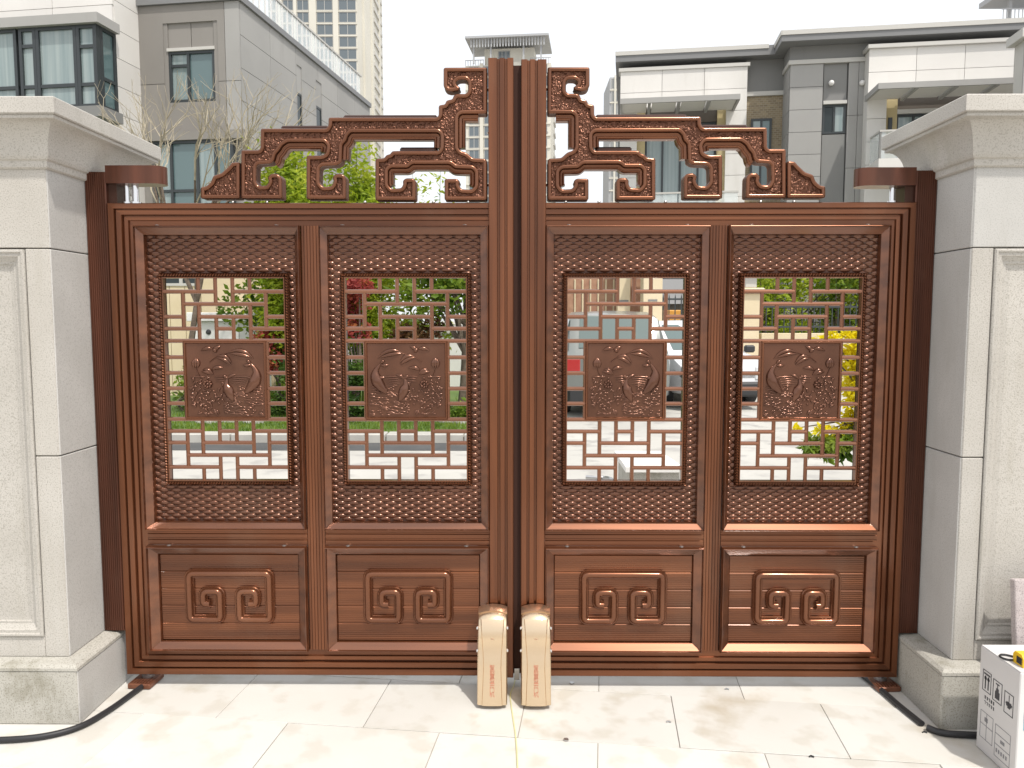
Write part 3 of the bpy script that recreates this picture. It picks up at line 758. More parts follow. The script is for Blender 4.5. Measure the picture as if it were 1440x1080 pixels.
L = [(1.50, .5), (1.505, .25), (1.515, .096), (1.533, -.034), (1.545, -.172), (1.562, -.305)]
tag(obj('conduit', MB().tube(spline([(x, y, .0125) for x, y in L]), .0115, 10), M['black_rub'], smooth=50), 'straight black conduit running out from under the right gate leaf', 'cable')
L = [(1.566, -.335), (1.605, -.372), (1.70, -.386), (1.82, -.39), (2.0, -.38)]
tag(obj('conduit', MB().tube(spline([(x, y, .0135) for x, y in L]), .0125, 10), M['black_rub'], smooth=50), 'short black conduit disappearing behind the white carton', 'cable')
L = [(-.012, .12), (-.02, .02), (-.034, -.06), (-.03, -.16), (-.02, -.28), (-.008, -.45), (.0, -.75), (.01, -1.1)]
M['wire'] = mat('pale_wire', (.62, .60, .30), .4)
tag(obj('wire', MB().tube(spline([(x, y, .003) for x, y in L]), .0024, 6), M['wire'], smooth=50), 'thin pale yellow wire lying between the two gate openers', 'wire')
M['rust'] = mat('bracket_bronze', (.15, .055, .03), .4, .4, var=(.22, .09, .05), vscale=30)
def bracket(x, y, rz, lab):
    p = thing('floor_pivot', lab, 'gate hinge', (x, y, 0), rz, 'floor pivots under the gate')
    b = obj('base', MB().box(-.05, .05, -.06, .06, .001, .024, .004), M['rust'], p, world=False)
    for k in range(7): obj('rib', MB().box(-.040 + k * .0125, -.034 + k * .0125, -.056, -.018, .0235, .029), M['rust'], b, world=False)
    obj('pivot_pin', MB().tube([(0, .02, .02), (0, .02, .058)], .012, 12), M['chrome'], p, smooth=40, world=False)
    obj('bearing', MB().tube([(0, .02, .024), (0, .02, .036)], .026, 14), M['zinc'], p, smooth=40, world=False)
bracket(-1.615, .03, R(-4), 'small ribbed pivot block under the left leaf by its pillar')
bracket(1.565, .03, R(5), 'small ribbed pivot block under the right leaf by its pillar')
# loose screws and chips on the paving
for i, (px, py, lab) in enumerate(((804, 961, 'shiny washer lying under the right gate leaf'), (1022, 970, 'tiny bright screw lying near the shadow edge'), (940, 1016, 'small bent clip on the paving below the right leaf'),
                                   (796, 1041, 'small round nut on the paving beside the yellow wire'), (1141, 1065, 'small dark chip on the front paving'), (1300, 1031, 'tiny offcut on the paving by the right plinth'))):
    q = gnd(px, py); m = MB()
    if i in (0, 3): m.tube([(q.x, q.y, .001), (q.x, q.y, .005)], .010, 10)
    else: m.tube([(q.x - .008, q.y, .003), (q.x, q.y + .004, .004), (q.x + .009, q.y - .002, .003)], .0028, 6)
    tag(obj('washer' if i in (0, 3) else 'metal_scrap', m, M['zinc'] if i < 4 else M['black_rub'], smooth=40), lab, 'hardware')

# ------------------------------------------------------------------ carton, tape measure, stone slab
M['carton'] = mat('white_carton', (.60, .585, .575), .6, var=(.64, .63, .62), vscale=3, bump=.1, bscale=30)
M['ink'] = mat('black_print', (.05, .05, .055), .6)
M['ink_grey'] = mat('grey_print', (.22, .22, .23), .6)
M['blue_p'] = mat('blue_print', (.16, .42, .55), .5); M['violet_p'] = mat('violet_print', (.24, .2, .5), .5)
bx0, bx1, by0, by1, bh = 1.690, 2.10, -.665, -.44, .385
ct = thing('carton', 'white printed carton standing in front of the right pillar', 'box', ((bx0 + bx1) / 2, (by0 + by1) / 2, 0))
obj('shell', MB().box(bx0, bx1, by0, by1, .002, bh, .003), M['carton'], ct)
obj('flap', MB().box(bx0 + .002, bx1 - .002, by0 + .002, (by0 + by1) / 2 - .001, bh + .0005, bh + .003), M['carton'], ct)
obj('flap', MB().box(bx0 + .002, bx1 - .002, (by0 + by1) / 2 + .001, by1 - .002, bh + .0005, bh + .003), M['carton'], ct)
D = by1 - by0
def pr(name, loops, m):                    # print on the left face; a = 0 at the far edge .. 1 near edge, b = height from top
    mb = MB()
    for (a0, a1, b0, b1) in loops:
        mb.box(bx0 - .0012, bx0 + .001, by1 - a1 * D, by1 - a0 * D, bh * (1 - b1), bh * (1 - b0))
    return obj(name, mb, m, ct)
def frame(a0, a1, b0, b1, w=.010):
    v = w * D / bh
    return [(a0, a1, b0, b0 + v), (a0, a1, b1 - v, b1), (a0, a0 + w, b0 + v, b1 - v), (a1 - w, a1, b0 + v, b1 - v)]
pr('this_way_up_mark', frame(.10, .32, .20, .40) + [(.13, .29, .225, .24), (.16, .185, .25, .375), (.235, .26, .25, .375), (.145, .20, .262, .285), (.22, .275, .262, .285)], M['ink'])
pr('stacking_mark', frame(.37, .60, .22, .42) + [(.44, .53, .245, .255), (.478, .492, .255, .29), (.455, .515, .29, .32), (.43, .54, .32, .39)], M['ink'])
pr('keep_dry_mark', frame(.66, .88, .25, .45) + [(.77, .782, .27, .36), (.70, .85, .345, .36), (.715, .835, .36, .375), (.745, .805, .375, .392), (.72, .83, .335, .346)], M['ink'])
rk = random.Random(3); marks = []
for r_ in range(2):
    for k in range(5):
        a = .17 + k * .055; b = .44 + r_ * .05; marks += [(a, a + .03, b, b + .006), (a + rk.uniform(0, .025), a + rk.uniform(.027, .032), b + .004, b + .03)]
pr('stamped_code', marks, M['ink'])
pr('data_table', frame(.09, .42, .60, .86, .006) + [(.09, .42, .72, .725), (.25, .256, .60, .86), (.2, .28, .645, .685)], M['ink_grey'])
pr('data_table', frame(.48, .86, .62, .92, .006) + [(.48, .86, .70, .705), (.48, .86, .80, .805), (.62, .72, .735, .765)] + [(.52 + .06 * k, .55 + .06 * k, .84, .875) for k in range(5)], M['ink_grey'])
# picture on the near face
mb = MB(); pts = [(.02, .02), (.40, .02), (.40, .2), (.3, .235), (.18, .19), (.08, .23), (.02, .2)]
mb.plate([(bx0 + a * (bx1 - bx0) / .42, bh - b) for a, b in pts], by0 - .0012, by0); obj('cover_picture', mb, M['blue_p'], ct)
mb = MB(); pts = [(.02, .14), (.1, .16), (.2, .12), (.32, .17), (.40, .13), (.40, .16), (.3, .2), (.18, .15), (.08, .19), (.02, .17)]
mb.plate([(bx0 + a * (bx1 - bx0) / .42, bh - b) for a, b in pts], by0 - .0022, by0 - .0013); obj('cover_picture', mb, M['violet_p'], ct)
M['yellow'] = mat('yellow_plastic', (.80, .50, .02), .35)
tm = thing('tape_measure', 'yellow tape measure with black wrist strap on the white carton', 'tape measure', (1.7450, -.60, bh + .003))
zt = bh + .0035
mb = MB().prism_x([(-.635, zt), (-.635, zt + .03), (-.625, zt + .042), (-.59, zt + .042), (-.58, zt + .03), (-.58, zt)], 1.7170, 1.7850); bo = obj('case', mb, M['yellow'], tm)
obj('grip', MB().box(1.7155, 1.7195, -.628, -.6, zt + .006, zt + .03, .001), M['black_rub'], tm)
obj('grip', MB().box(1.7300, 1.7700, -.6365, -.634, zt + .008, zt + .03, .001), M['black_rub'], tm)
obj('wrist_strap', MB().tube(spline([(1.7450, -.582, zt + .006), (1.7350, -.55, zt + .004), (1.7100, -.535, zt + .004), (1.6900, -.55, zt + .004), (1.7000, -.575, zt + .004), (1.7300, -.585, zt + .006)]), .0035, 6), M['black_rub'], tm, smooth=50)
sl = obj('stone_slab', MB().box(-.25, .25, -.015, .015, 0, .60, .003), M['gran_pink']); sl.location = (2.112, -.40, .001); sl.rotation_euler = (R(-7), 0, R(1)); WLOC[sl.name] = Vector((0, 0, 0))
tag(sl, 'speckled pinkish granite slab leaning on the right pillar behind the carton', 'stone slab')

# ================================================================== beyond the gate
M['wallw'] = mat('white_cladding', (.62, .605, .575), .7, rv=.045, streak=((.45, .43, .38), (1.5, 1.5, .25), .3, .57), var=(.66, .645, .615), vscale=.8)
M['tan'] = mat('tan_cladding', (.222, .209, .192), .75, rv=.045, streak=((.17, .155, .13), (1.5, 1.5, .25), .3, .57), var=(.255, .241, .222), vscale=.7, vstretch=(1, 1, .4))
M['grey'] = mat('grey_cladding', (.31, .306, .295), .75, rv=.045, streak=((.22, .215, .2), (1.5, 1.5, .25), .3, .57), var=(.35, .345, .332), vscale=.6)
M['greyd'] = mat('dark_grey_cladding', (.19, .19, .185), .7, rv=.045, streak=((.13, .13, .125), (1.5, 1.5, .25), .3, .57), var=(.22, .22, .212), vscale=.6)
M['eave'] = mat('eave_metal', (.19, .192, .195), .5)
M['trim'] = mat('pale_trim', (.5, .49, .46), .6)
M['frame'] = mat('window_frame_dark', (.035, .042, .045), .4)
M['wood_c'] = mat('dark_reveal', (.10, .085, .07), .6)
M['cream'] = mat('cream_render', (.60, .50, .33), .8, rv=.045, streak=((.48, .38, .24), (1.5, 1.5, .25), .3, .57), var=(.66, .56, .39), vscale=1.5)
M['creamt'] = mat('cream_tower', (.58, .56, .49), .8, var=(.63, .61, .54), vscale=.1)
M['greyt'] = mat('grey_tower', (.38, .39, .40), .7)
M['gold'] = mat('yellow_stone_reveal', (.45, .37, .2), .7)
def glass(name, col, rough=.06):
    m = mat(name, col, rough, 0, .9); return m
M['glass'] = glass('window_glass', (.10, .155, .16)); M['glass_l'] = mat('curtained_glass', (.20, .26, .265), .06, 0, .8, var=(.30, .355, .35), vscale=2.2, vstretch=(5, 5, .12), detail=3); M['glass_d'] = mat('dark_glass', (.03, .04, .042), .08, 0, .35)
M['glass_t'] = glass('tower_glass', (.11, .135, .15), .15)
def clear_glass():
    m = bpy.data.materials.new('railing_glass'); m.use_nodes = True; nt = m.node_tree; b = nt.nodes['Principled BSDF']
    b.inputs['Base Color'].default_value = (.8, .86, .86, 1); b.inputs['Roughness'].default_value = .05; b.inputs['Alpha'].default_value = .35; return m
M['rail_glass'] = clear_glass()
def brick():
    m = bpy.data.materials.new('tan_tiles'); m.use_nodes = True; nt = m.node_tree; nd = nt.nodes; L = nt.links.new
    b = nd['Principled BSDF']; b.inputs['Roughness'].default_value = .8
    tc = nd.new('ShaderNodeTexCoord'); mp = nd.new('ShaderNodeMapping'); mp.inputs['Rotation'].default_value = (math.pi / 2, 0, 0)
    br = nd.new('ShaderNodeTexBrick'); br.inputs['Scale'].default_value = 4.0; br.inputs['Color1'].default_value = (.30, .24, .15, 1); br.inputs['Color2'].default_value = (.21, .165, .105, 1); br.inputs['Mortar'].default_value = (.34, .31, .25, 1)
    L(tc.outputs['Object'], mp.inputs[0]); L(mp.outputs[0], br.inputs['Vector']); L(br.outputs[0], b.inputs['Base Color']); return m
M['brick'] = brick()

def cut(rects, hole):
    out = []
    for (a, b, c, d) in rects:
        e, f, g, h = hole
        if e >= b or f <= a or g >= d or h <= c: out.append((a, b, c, d)); continue
        if e > a: out.append((a, e, c, d))
        if f < b: out.append((f, b, c, d))
        m0, m1 = max(a, e), min(b, f)
        if g > c: out.append((m0, m1, c, g))
        if h < d: out.append((m0, m1, h, d))
    return [r for r in out if r[1] - r[0] > .03 and r[3] - r[2] > .03]
cube_cache = {}
def cube_me(m):
    if m.name not in cube_cache:
        me = bpy.data.meshes.new('panel'); mb = MB().box(0, 1, 0, 1, 0, 1); me.from_pydata(mb.v, [], mb.f); me.materials.append(m); cube_cache[m.name] = me
    return cube_cache[m.name]
class Bld:
    """a house in its own frame: u along the front (to the right), v to the back, z up"""
    def __init__(s, name, label, cat, org, rz): s.t = thing(name, label, cat, (org[0], org[1], 0), rz); s.o = Vector((org[0], org[1], 0)); s.rz = rz; s.U = Vector((math.cos(rz), math.sin(rz), 0)); s.V = Vector((-math.sin(rz), math.cos(rz), 0))
    def hit(s, px, py, v=0.0):           # measuring tool: photo point on the plane v -> (u, z)
        d = ray(px, py); p0 = s.o + s.V * v; t = (p0 - CAMP).dot(s.V) / d.dot(s.V); p = CAMP + d * t
        return (p - s.o).dot(s.U), p.z
    def hit_u(s, px, py, u=0.0):         # on a side plane u -> (v, z)
        d = ray(px, py); p0 = s.o + s.U * u; t = (p0 - CAMP).dot(s.U) / d.dot(s.U); p = CAMP + d * t
        return (p - s.o).dot(s.V), p.z
    def box(s, name, u0, u1, v0, v1, z0, z1, m, par=None, b=0.0): return obj(name, MB().box(u0, u1, v0, v1, z0, z1, b), m, par or s.t, world=False)
    def clad(s, u0, u1, z0, z1, v, pw, ph, m, holes=(), off=0.0, name='cladding_panel', th=.05):
        """joined panels on the front plane v, real joints between them"""
        n = max(1, round((u1 - u0) / pw)); k = max(1, round((z1 - z0) / ph)); w = (u1 - u0) / n; h = (z1 - z0) / k; j = .006
        for a in range(n):
            for c in range(k):
                rs = [(u0 + a * w + j, u0 + (a + 1) * w - j, z0 + c * h + j, z0 + (c + 1) * h - j)]
                for hl in holes: rs = cut(rs, hl)
                for (x0, x1, y0, y1) in rs: inst(name, cube_me(m), s.t, (x0, v - th, y0), (x1 - x0, th, y1 - y0), world=False)
    def clad_side(s, v0, v1, z0, z1, u, pw, ph, m, holes=(), sgn=1, th=.05):
        n = max(1, round((v1 - v0) / pw)); k = max(1, round((z1 - z0) / ph)); w = (v1 - v0) / n; h = (z1 - z0) / k; j = .006
        for a in range(n):
            for c in range(k):
                rs = [(v0 + a * w + j, v0 + (a + 1) * w - j, z0 + c * h + j, z0 + (c + 1) * h - j)]
                for hl in holes: rs = cut(rs, hl)
                for (x0, x1, y0, y1) in rs: inst('cladding_panel', cube_me(m), s.t, (u if sgn > 0 else u - th, x0, y0), (th, x1 - x0, y1 - y0), world=False)
    def window(s, u0, u1, z0, z1, v, splits=(), transoms=(), gm='glass', fr=.06, dep=.12, fm='frame', name='window'):
        mb = MB(); mb.box(u0, u1, v, v + dep, z0, z0 + fr); mb.box(u0, u1, v, v + dep, z1 - fr, z1); mb.box(u0, u0 + fr, v, v + dep, z0 + fr, z1 - fr); mb.box(u1 - fr, u1, v, v + dep, z0 + fr, z1 - fr)
        xs = [u0 + fr] + [u0 + (u1 - u0) * t for t in splits] + [u1 - fr]
        for t in splits: c = u0 + (u1 - u0) * t; mb.box(c - fr * .5, c + fr * .5, v + .004, v + dep - .01, z0 + fr, z1 - fr)
        for (a, b, t) in transoms: c = z0 + (z1 - z0) * t; mb.box(u0 + (u1 - u0) * a, u0 + (u1 - u0) * b, v + .008, v + dep - .015, c - fr * .5, c + fr * .5)
        w = obj(name, mb, M[fm], s.t, world=False)
        for a, b in zip(xs[:-1], xs[1:]): obj('pane', MB().box(a - .01, b + .01, v + dep * .5, v + dep * .5 + .02, z0 + fr - .01, z1 - fr + .01), M[gm if isinstance(gm, str) else gm[xs.index(a) % len(gm)]], w, world=False)
        return w
BR_Z = -math.atan(.141)
# ------------------------------------------------------------------ left houses
c = at(345, 300, 14.85)
T = Bld('grey_house', 'grey-brown clad house with tall side wall at the left', 'house', (c.x, c.y), BR_Z)
ztop = T.hit(300, 4)[1]; ul = T.hit(150, 100)[0]; vb, _ = T.hit_u(520, 150)
wu0, wz0 = T.hit(240, 145); wu1, wz1 = T.hit(302, 70); uh0, zh = T.hit(237, 34)
T.box('core', ul, -.06, .06, vb, 0, ztop - .05, M['tan'])
du0, dz1 = T.hit(226, 200); du1, _ = T.hit(336, 200)
hole = (wu0, wu1, wz0, wz1); hole2 = (du0, du1, 0, dz1)
T.clad(ul, -.35, 0, ztop, 0, 2.4, 1.7, M['tan'], [(wu0 - .1, wu1 + .1, wz0 - .12, zh), hole2]); T.clad(-.35, 0, 0, ztop, 0, .4, 1.7, M['grey'])
T.box('window_surround', wu0 - .1, wu0, -.03, .06, wz0 - .12, zh, M['tan']); T.box('window_surround', wu1, wu1 + .1, -.03, .06, wz0 - .12, zh, M['tan'])
T.box('window_surround', wu0, wu1, -.02, .06, wz0 - .12, wz0, M['tan'])
T.box('spandrel', wu0 + .002, (wu0 + wu1) / 2 - .008, -.0, .06, wz1 + .07, zh, M['tan']); T.box('spandrel', (wu0 + wu1) / 2 + .008, wu1 - .002, -.0, .06, wz1 + .07, zh, M['tan'])
T.box('lintel', wu0 - .02, wu1 + .02, -.06, .06, wz1, wz1 + .068, M['trim'])
T.window(wu0, wu1, wz0, wz1, -.02, (.42,), ((0, .42, .72),), ['glass_l', 'glass'], .06, .1)
T.box('door_canopy', du0 - .2, du1 + .3, -.35, -.055, dz1 - .05, dz1 + .14, M['tan'])
T.window(du0, du1, .05, dz1 - .055, -.3, (.22, .55, .78), ((0, 1, .8),), ['glass_l', 'glass'], .06, .1, name='glass_door')
side_w = []
for (xa, xb, ya, yb) in ((417, 424, 90, 172), (444, 452, 112, 165)):
    v0, z1 = T.hit_u(xa, ya); v1, _ = T.hit_u(xb, ya); _, zb = T.hit_u(xa, yb); zm = T.hit_u(xa, 131 if xa < 430 else 150)[1]
    side_w.append((v0, v1, min(zb, 1.5) if False else zb - 1.6, z1, zm))
T.clad_side(0, vb, 0, ztop, -.05, 1.45, .75, M['grey'], [w[:4] for w in side_w])
for (v0, v1, z0, z1, zm) in side_w:
    mb = MB().box(-.05, -.02, v0, v1, z0, z0 + .05).box(-.05, -.02, v0, v0 + .05, z0 + .05, zm).box(-.05, -.02, v1 - .05, v1, z0 + .05, zm).box(-.05, -.02, v0, v1, zm, zm + .06)
    w = obj('window', mb, M['frame'], T.t, world=False)
    obj('pane', MB().box(-.045, -.035, v0 + .04, v1 - .04, z0 + .04, zm), M['glass_d'], w, world=False)
    T.box('spandrel', -.045, -.02, v0, v1, zm + .061, z1, M['grey'])
T.box('coping', ul, .06, -.12, vb, ztop, ztop + .14, M['eave'])
# glass balustrade along the roof edge
hr = 1.0
for k in range(9):
    v0 = .3 + k * (vb - .4) / 9; v1 = .3 + (k + 1) * (vb - .4) / 9
    T.box('glass_panel', -.30, -.285, v0 + .03, v1 - .03, ztop + .2, ztop + hr, M['rail_glass'])
    for q in range(3):
        vv = v0 + (v1 - v0) * q / 3; T.box('baluster', -.315, -.275, vv - .02, vv + .02, ztop + .141, ztop + hr + .02, M['white'])
T.box('hand_rail', -.33, -.26, .2, vb, ztop + hr + .021, ztop + hr + .07, M['trim'])
for q in range(10): T.box('baluster', -.6 - q * .24 - .02, -.6 - q * .24 + .02, -.02, .02, ztop + .141, ztop + hr + .02, M['white'])
T.box('hand_rail', -3.4, -.34, -.03, .03, ztop + hr + .021, ztop + hr + .07, M['trim'])

# white house at the far left
c = at(172, 300, 14.3)
W = Bld('white_house', 'white clad house with grey framed corner bay window at the left', 'house', (c.x, c.y), BR_Z)
zt = 11.0; ul = W.hit(-160, 100)[0]
W.box('core', ul, -.06, .06, 6, 0, zt, M['wallw'])
bz0 = W.hit(150, 150)[1]; _, bz1 = W.hit(137, 33, -.7)
bz0 = W.hit(137, 150, -.7)[1]
W.clad(ul, 0, 3.3, zt, 0, 1.5, .62, M['wallw'], [(ul, -.02, bz0 - .2, bz1 + .2)])
W.clad_side(0, 1.4, 0, zt, -.05, 1.4, .62, M['wallw'])
W.clad(ul, -.02, 0, 3.28, 0, 1.5, .62, M['wallw'])
# corner bay: front at v = -.7
bu1 = 0.06
W.box('bay_sill', ul, bu1 + .1, -.8, -.06, bz0 - .22, bz0, M['greyd']); W.box('bay_head', ul, bu1 + .1, -.8, -.06, bz1, bz1 + .2, M['grey'])
W.box('bay_floor', ul, bu1 - .1, -.6, -.052, bz0 - .3, bz0 - .225, M['wallw'])
xs = [W.hit(px, 90, -.7)[0] for px in (-80, 24, 27.5, 51, 108, 136)]
def bayseg(u0, u1, tr, gm): W.window(u0, u1, bz0 + .001, bz1 - .001, -.7, (), tr, gm, .07, .1)
bayseg(ul, xs[1], ((0, 1, .28),), 'glass_l'); bayseg(xs[2], xs[3], ((0, 1, .28), (0, 1, .78)), 'glass_l'); bayseg(xs[3] + .005, xs[4], ((0, 1, .28),), 'glass_l'); bayseg(xs[4] + .005, xs[5], ((0, 1, .28), (0, 1, .74)), 'glass_l')
mb = MB().box(bu1 - .1, bu1, -.59, -.50, bz0, bz1).box(bu1 - .1, bu1, -.14, -.06, bz0, bz1).box(bu1 - .1, bu1, -.50, -.14, bz0, bz0 + .07).box(bu1 - .1, bu1, -.50, -.14, bz1 - .07, bz1).box(bu1 - .1, bu1, -.50, -.14, bz0 + .60, bz0 + .67)
w = obj('window', mb, M['frame'], W.t, world=False); obj('pane', MB().box(bu1 - .06, bu1 - .04, -.50, -.13, bz0 + .06, bz1 - .06), M['glass'], w, world=False)
W.box('bay_corner_post', xs[5] + .005, bu1, -.72, -.595, bz0, bz1, M['frame'])

# ------------------------------------------------------------------ right house
c = at(866, 300, 21.8)
V = Bld('modern_house', 'white and grey flat-roofed house behind the right gate leaf', 'house', (c.x, c.y), BR_Z)
ZR = V.hit(980, 76)[1]
u1 = V.hit(1092, 72)[0]; fv = -1.0
ub0 = V.hit(1108, 200, fv)[0]; ub1 = V.hit(1218, 200, fv)[0]; ub2 = V.hit(1420, 100, fv)[0]
V.box('core', .05, u1 + 1, .1, 9, 0, ZR - .1, M['greyd']); V.box('core', ub0 + .06, ub2 + 3, fv + .08, 8.9, 0, ZR - .12, M['greyd'])
# roofs
V.box('roof_eave', -.05, u1 + .2, -.5, 9, ZR - .28, ZR, M['eave']); V.box('roof_trim', -.06, u1 - .31, -.53, -.501, ZR - .1, ZR + .02, M['trim'])
V.box('roof_eave', ub0 - .35, ub2 + 4, fv - .55, 8.9, ZR - .27, ZR + .005, M['eave']); V.box('roof_trim', ub0 - .36, ub2 + 4, fv - .58, fv - .551, ZR - .1, ZR + .025, M['trim']); V.box('roof_trim', ub0 - .38, ub0 - .351, fv - .58, -.3, ZR - .1, ZR + .025, M['trim'])
# left white bay
wz = V.hit(960, 98, -.35)[1]; wu1_ = V.hit(1050, 150, -.35)[0]; wu0_ = V.hit(872, 150, -.35)[0]
wo0 = V.hit(896, 160, -.35)[0]; wo1 = V.hit(1021, 160, -.35)[0]; wzt = V.hit(950, 150, -.35)[1]
bal = V.hit(960, 225, -.35)[1]
V.clad(wu0_, wu1_, 3.4, wz, -.35, 1.2, .62, M['wallw'], [(wo0, wo1, bal - 1.9, wzt)])
V.box('bay_wall', wu0_ + .02, wo0, -.34, .08, 0, wz - .02, M['wallw']); V.box('bay_wall', wo1, wu1_ - .02, -.34, .08, 0, wz - .02, M['wallw']); V.box('bay_wall', wo0 + .002, wo1 - .002, -.34, .08, wzt, wz - .03, M['wallw'])
V.box('bay_coping', wu0_ - .05, wu1_ + .06, -.45, .08, wz, wz + .1, M['trim'])
V.box('reveal', wo0, wo0 + .25, -.30, -.0, bal - 1.9, wzt - .001, M['gold']); V.box('reveal', wo1 - .25, wo1, -.30, -.0, bal - 1.9, wzt - .001, M['gold'])
V.box('lintel_band', wo0 + .251, wo1 - .251, -.2, .0, wzt - .45, wzt - .002, M['wood_c'])
V.window(wo0 + .255, wo1 - .255, bal - 1.9, wzt - .46, -.15, (.25, .5, .75), (), 'glass_l', .06, .1)
V.box('wall_lamp', wo1 - .17, wo1 - .09, -.36, -.301, wzt - .95, wzt - .6, M['frame'])
# canopy
def canopy(u0, u1, z, v0, v1, nb):
    V.box('canopy', u0, u1, v0, v0 + .07, z, z + .15, M['grey']); V.box('canopy', u0, u0 + .07, v0 + .071, v1, z, z + .149, M['grey']); V.box('canopy', u1 - .07, u1, v0 + .071, v1, z, z + .149, M['grey'])
    for k in range(1, nb): uu = u0 + (u1 - u0) * k / nb; V.box('canopy_rib', uu - .04, uu + .04, v0 + .071, v1, z - .02, z + .14, M['grey'])
    for k in range(nb):
        a = u0 + (u1 - u0) * k / nb; b = u0 + (u1 - u0) * (k + 1) / nb; V.box('canopy_panel', a + .075, b - .075, v0 + .072, v1, z + .05, z + .08, M['wallw'])
cu0 = V.hit(872, 148, -1.7)[0]; cu1 = V.hit(1041, 148, -1.7)[0]; cz = V.hit(950, 143, -1.7)[1]
canopy(cu0, cu1, cz, -1.7, -.402, 4)
# balcony of the left bay
bz = V.hit(980, 226, -1.3)[1]
V.box('balcony_slab', wu0_, wu1_ - .2, -1.3, -.401, bz - 2.35, bz - 1.95, M['wallw'])
for k in range(4):
    a = wu0_ + (wu1_ - .3 - wu0_) * k / 4; b = wu0_ + (wu1_ - .3 - wu0_) * (k + 1) / 4; V.box('glass_panel', a + .02, b - .02, -1.28, -1.26, bz - 1.94, bz - .95, M['rail_glass'])
V.box('hand_rail', wu0_, wu1_ - .3, -1.3, -1.24, bz - .94, bz - .89, M['trim'])
V.box('garage_opening', wo0, wo1, -.36, -.341, 0, bz - 2.5, M['glass_d'])
# brick strip with window
V.box('brick_strip', wu1_ + .002, ub0 + .2, -.02, .1, 0, ZR - 1.35, M['brick'])
a0, zz = V.hit(1056, 168, -.02); a1, _ = V.hit(1085, 168, -.02)
V.window(a0, a1, zz - 2.2, zz, -.09, (.5,), (), ['glass_l', 'glass'], .06, .065)
V.box('roof_band', wu1_ + .002, ub0 + .05, -.05, .1, ZR - 1.22, ZR - .281, M['greyd']); V.box('band_trim', wu1_ + .002, ub0 + .05, -.09, .1, ZR - 1.348, ZR - 1.222, M['trim'])
# grey middle block
gz = V.hit(1160, 90, fv)[1]
mw0 = V.hit(1157, 150, fv)[0]; mw1 = V.hit(1190, 150, fv)[0]; mz1 = V.hit(1170, 147, fv)[1]; mz0 = V.hit(1170, 188, fv)[1]
V.clad(ub0, mw0 - .02, 0, gz, fv, 1.1, .64, M['grey']); V.clad(mw1 + .02, ub1, 0, gz, fv, .32, 1.4, M['grey'])
V.clad(mw0, mw1, mz1 + .1, gz, fv + .06, .8, 3, M['greyd'], name='spandrel'); V.clad(mw0, mw1, 0, mz0 - .02, fv + .06, .8, 6, M['greyd'], name='spandrel')
V.box('lintel', mw0, mw1, fv - .08, fv + .06, mz1, mz1 + .095, M['trim']); V.window(mw0, mw1, mz0, mz1 - .002, fv + .01, (.5,), (), ['glass_d', 'glass_l'], .06, .065)
V.clad_side(fv + .06, -.0, 0, gz, ub0 + .05, 1.0, .64, M['grey'], sgn=-1)
V.box('roof_band', ub0 - .02, ub1, fv - .04, fv + .08, gz + .12, ZR - .271, M['greyd']); V.box('band_trim', ub0 - .05, ub1, fv - .1, fv + .08, gz + .001, gz + .119, M['trim'])
V.box('roof_band', ub0 - .02, ub0 + .06, fv + .081, -.051, gz + .12, ZR - .271, M['greyd']); V.box('band_trim', ub0 - .05, ub0 + .06, fv + .081, -.09, gz + .001, gz + .119, M['trim'])
for px in (1168, 1211):
    u_, z_ = V.hit(px, 118, fv); d_ = obj('camera_dome', MB().ball((u_, fv - .1, z_), .08, .08, .08, 10, 6), M['white'], V.t, True, world=False)
# right white bay
fw = fv - .45; rz = V.hit(1300, 66, fw)[1]; ru0 = V.hit(1220, 120, fw)[0]; ru1 = V.hit(1425, 90, fw)[0]
ro0 = V.hit(1246, 150, fw)[0]; ro1 = V.hit(1387, 125, fw)[0]; rzt = V.hit(1300, 125, fw)[1]; rzb = V.hit(1262, 212, fw)[1]
V.clad(ru0, ru1, 3.4, rz, fw, 1.25, .66, M['wallw'], [(ro0, ro1, rzb - .6, rzt)]); V.clad(ru0, ro0 + .3, 0, 3.38, fw, 1.0, .66, M['wallw'])
V.box('bay_wall', ru0 + .02, ro0, fw + .01, fv + .079, 0, rz - .02, M['wallw']); V.box('bay_wall', ro1, ru1 - .02, fw + .01, fv + .079, 0, rz - .02, M['wallw']); V.box('bay_wall', ro0 + .002, ro1 - .002, fw + .01, fv + .079, rzt, rz - .03, M['wallw'])
V.box('bay_coping', ru0 - .05, ru1 + .05, fw - .14, fv + .079, rz, rz + .1, M['trim'])
V.box('reveal', ro0, ro0 + .32, fw + .05, fw + .3, rzb - .6, rzt - .001, M['gold']); V.box('reveal', ro1 - .32, ro1, fw + .05, fw + .3, rzb - .6, rzt - .001, M['gold'])
V.box('lintel_band', ro0 + .322, ro1 - .322, fw + .12, fw + .3, rzt - .52, rzt - .002, M['wood_c']); V.box('lintel', ro0 + .322, ro1 - .322, fw + .05, fw + .3, rzt - .64, rzt - .523, M['trim'])
V.window(ro0 + .322, ro1 - .322, rzb - .6, rzt - .645, fw + .14, (.24, .5, .75), (), 'glass_l', .06, .1)
V.box('wall_lamp', ro0 + .08, ro0 + .18, fw - .01, fw + .049, rzt - 1.1, rzt - .75, M['frame'])
c0 = V.hit(1235, 127, fw - 1.3)[0]; c1_ = V.hit(1440, 118, fw - 1.3)[0]; cz = V.hit(1330, 121, fw - 1.3)[1]
canopy(c0, c1_ + .4, cz, fw - 1.3, fw - .052, 4)
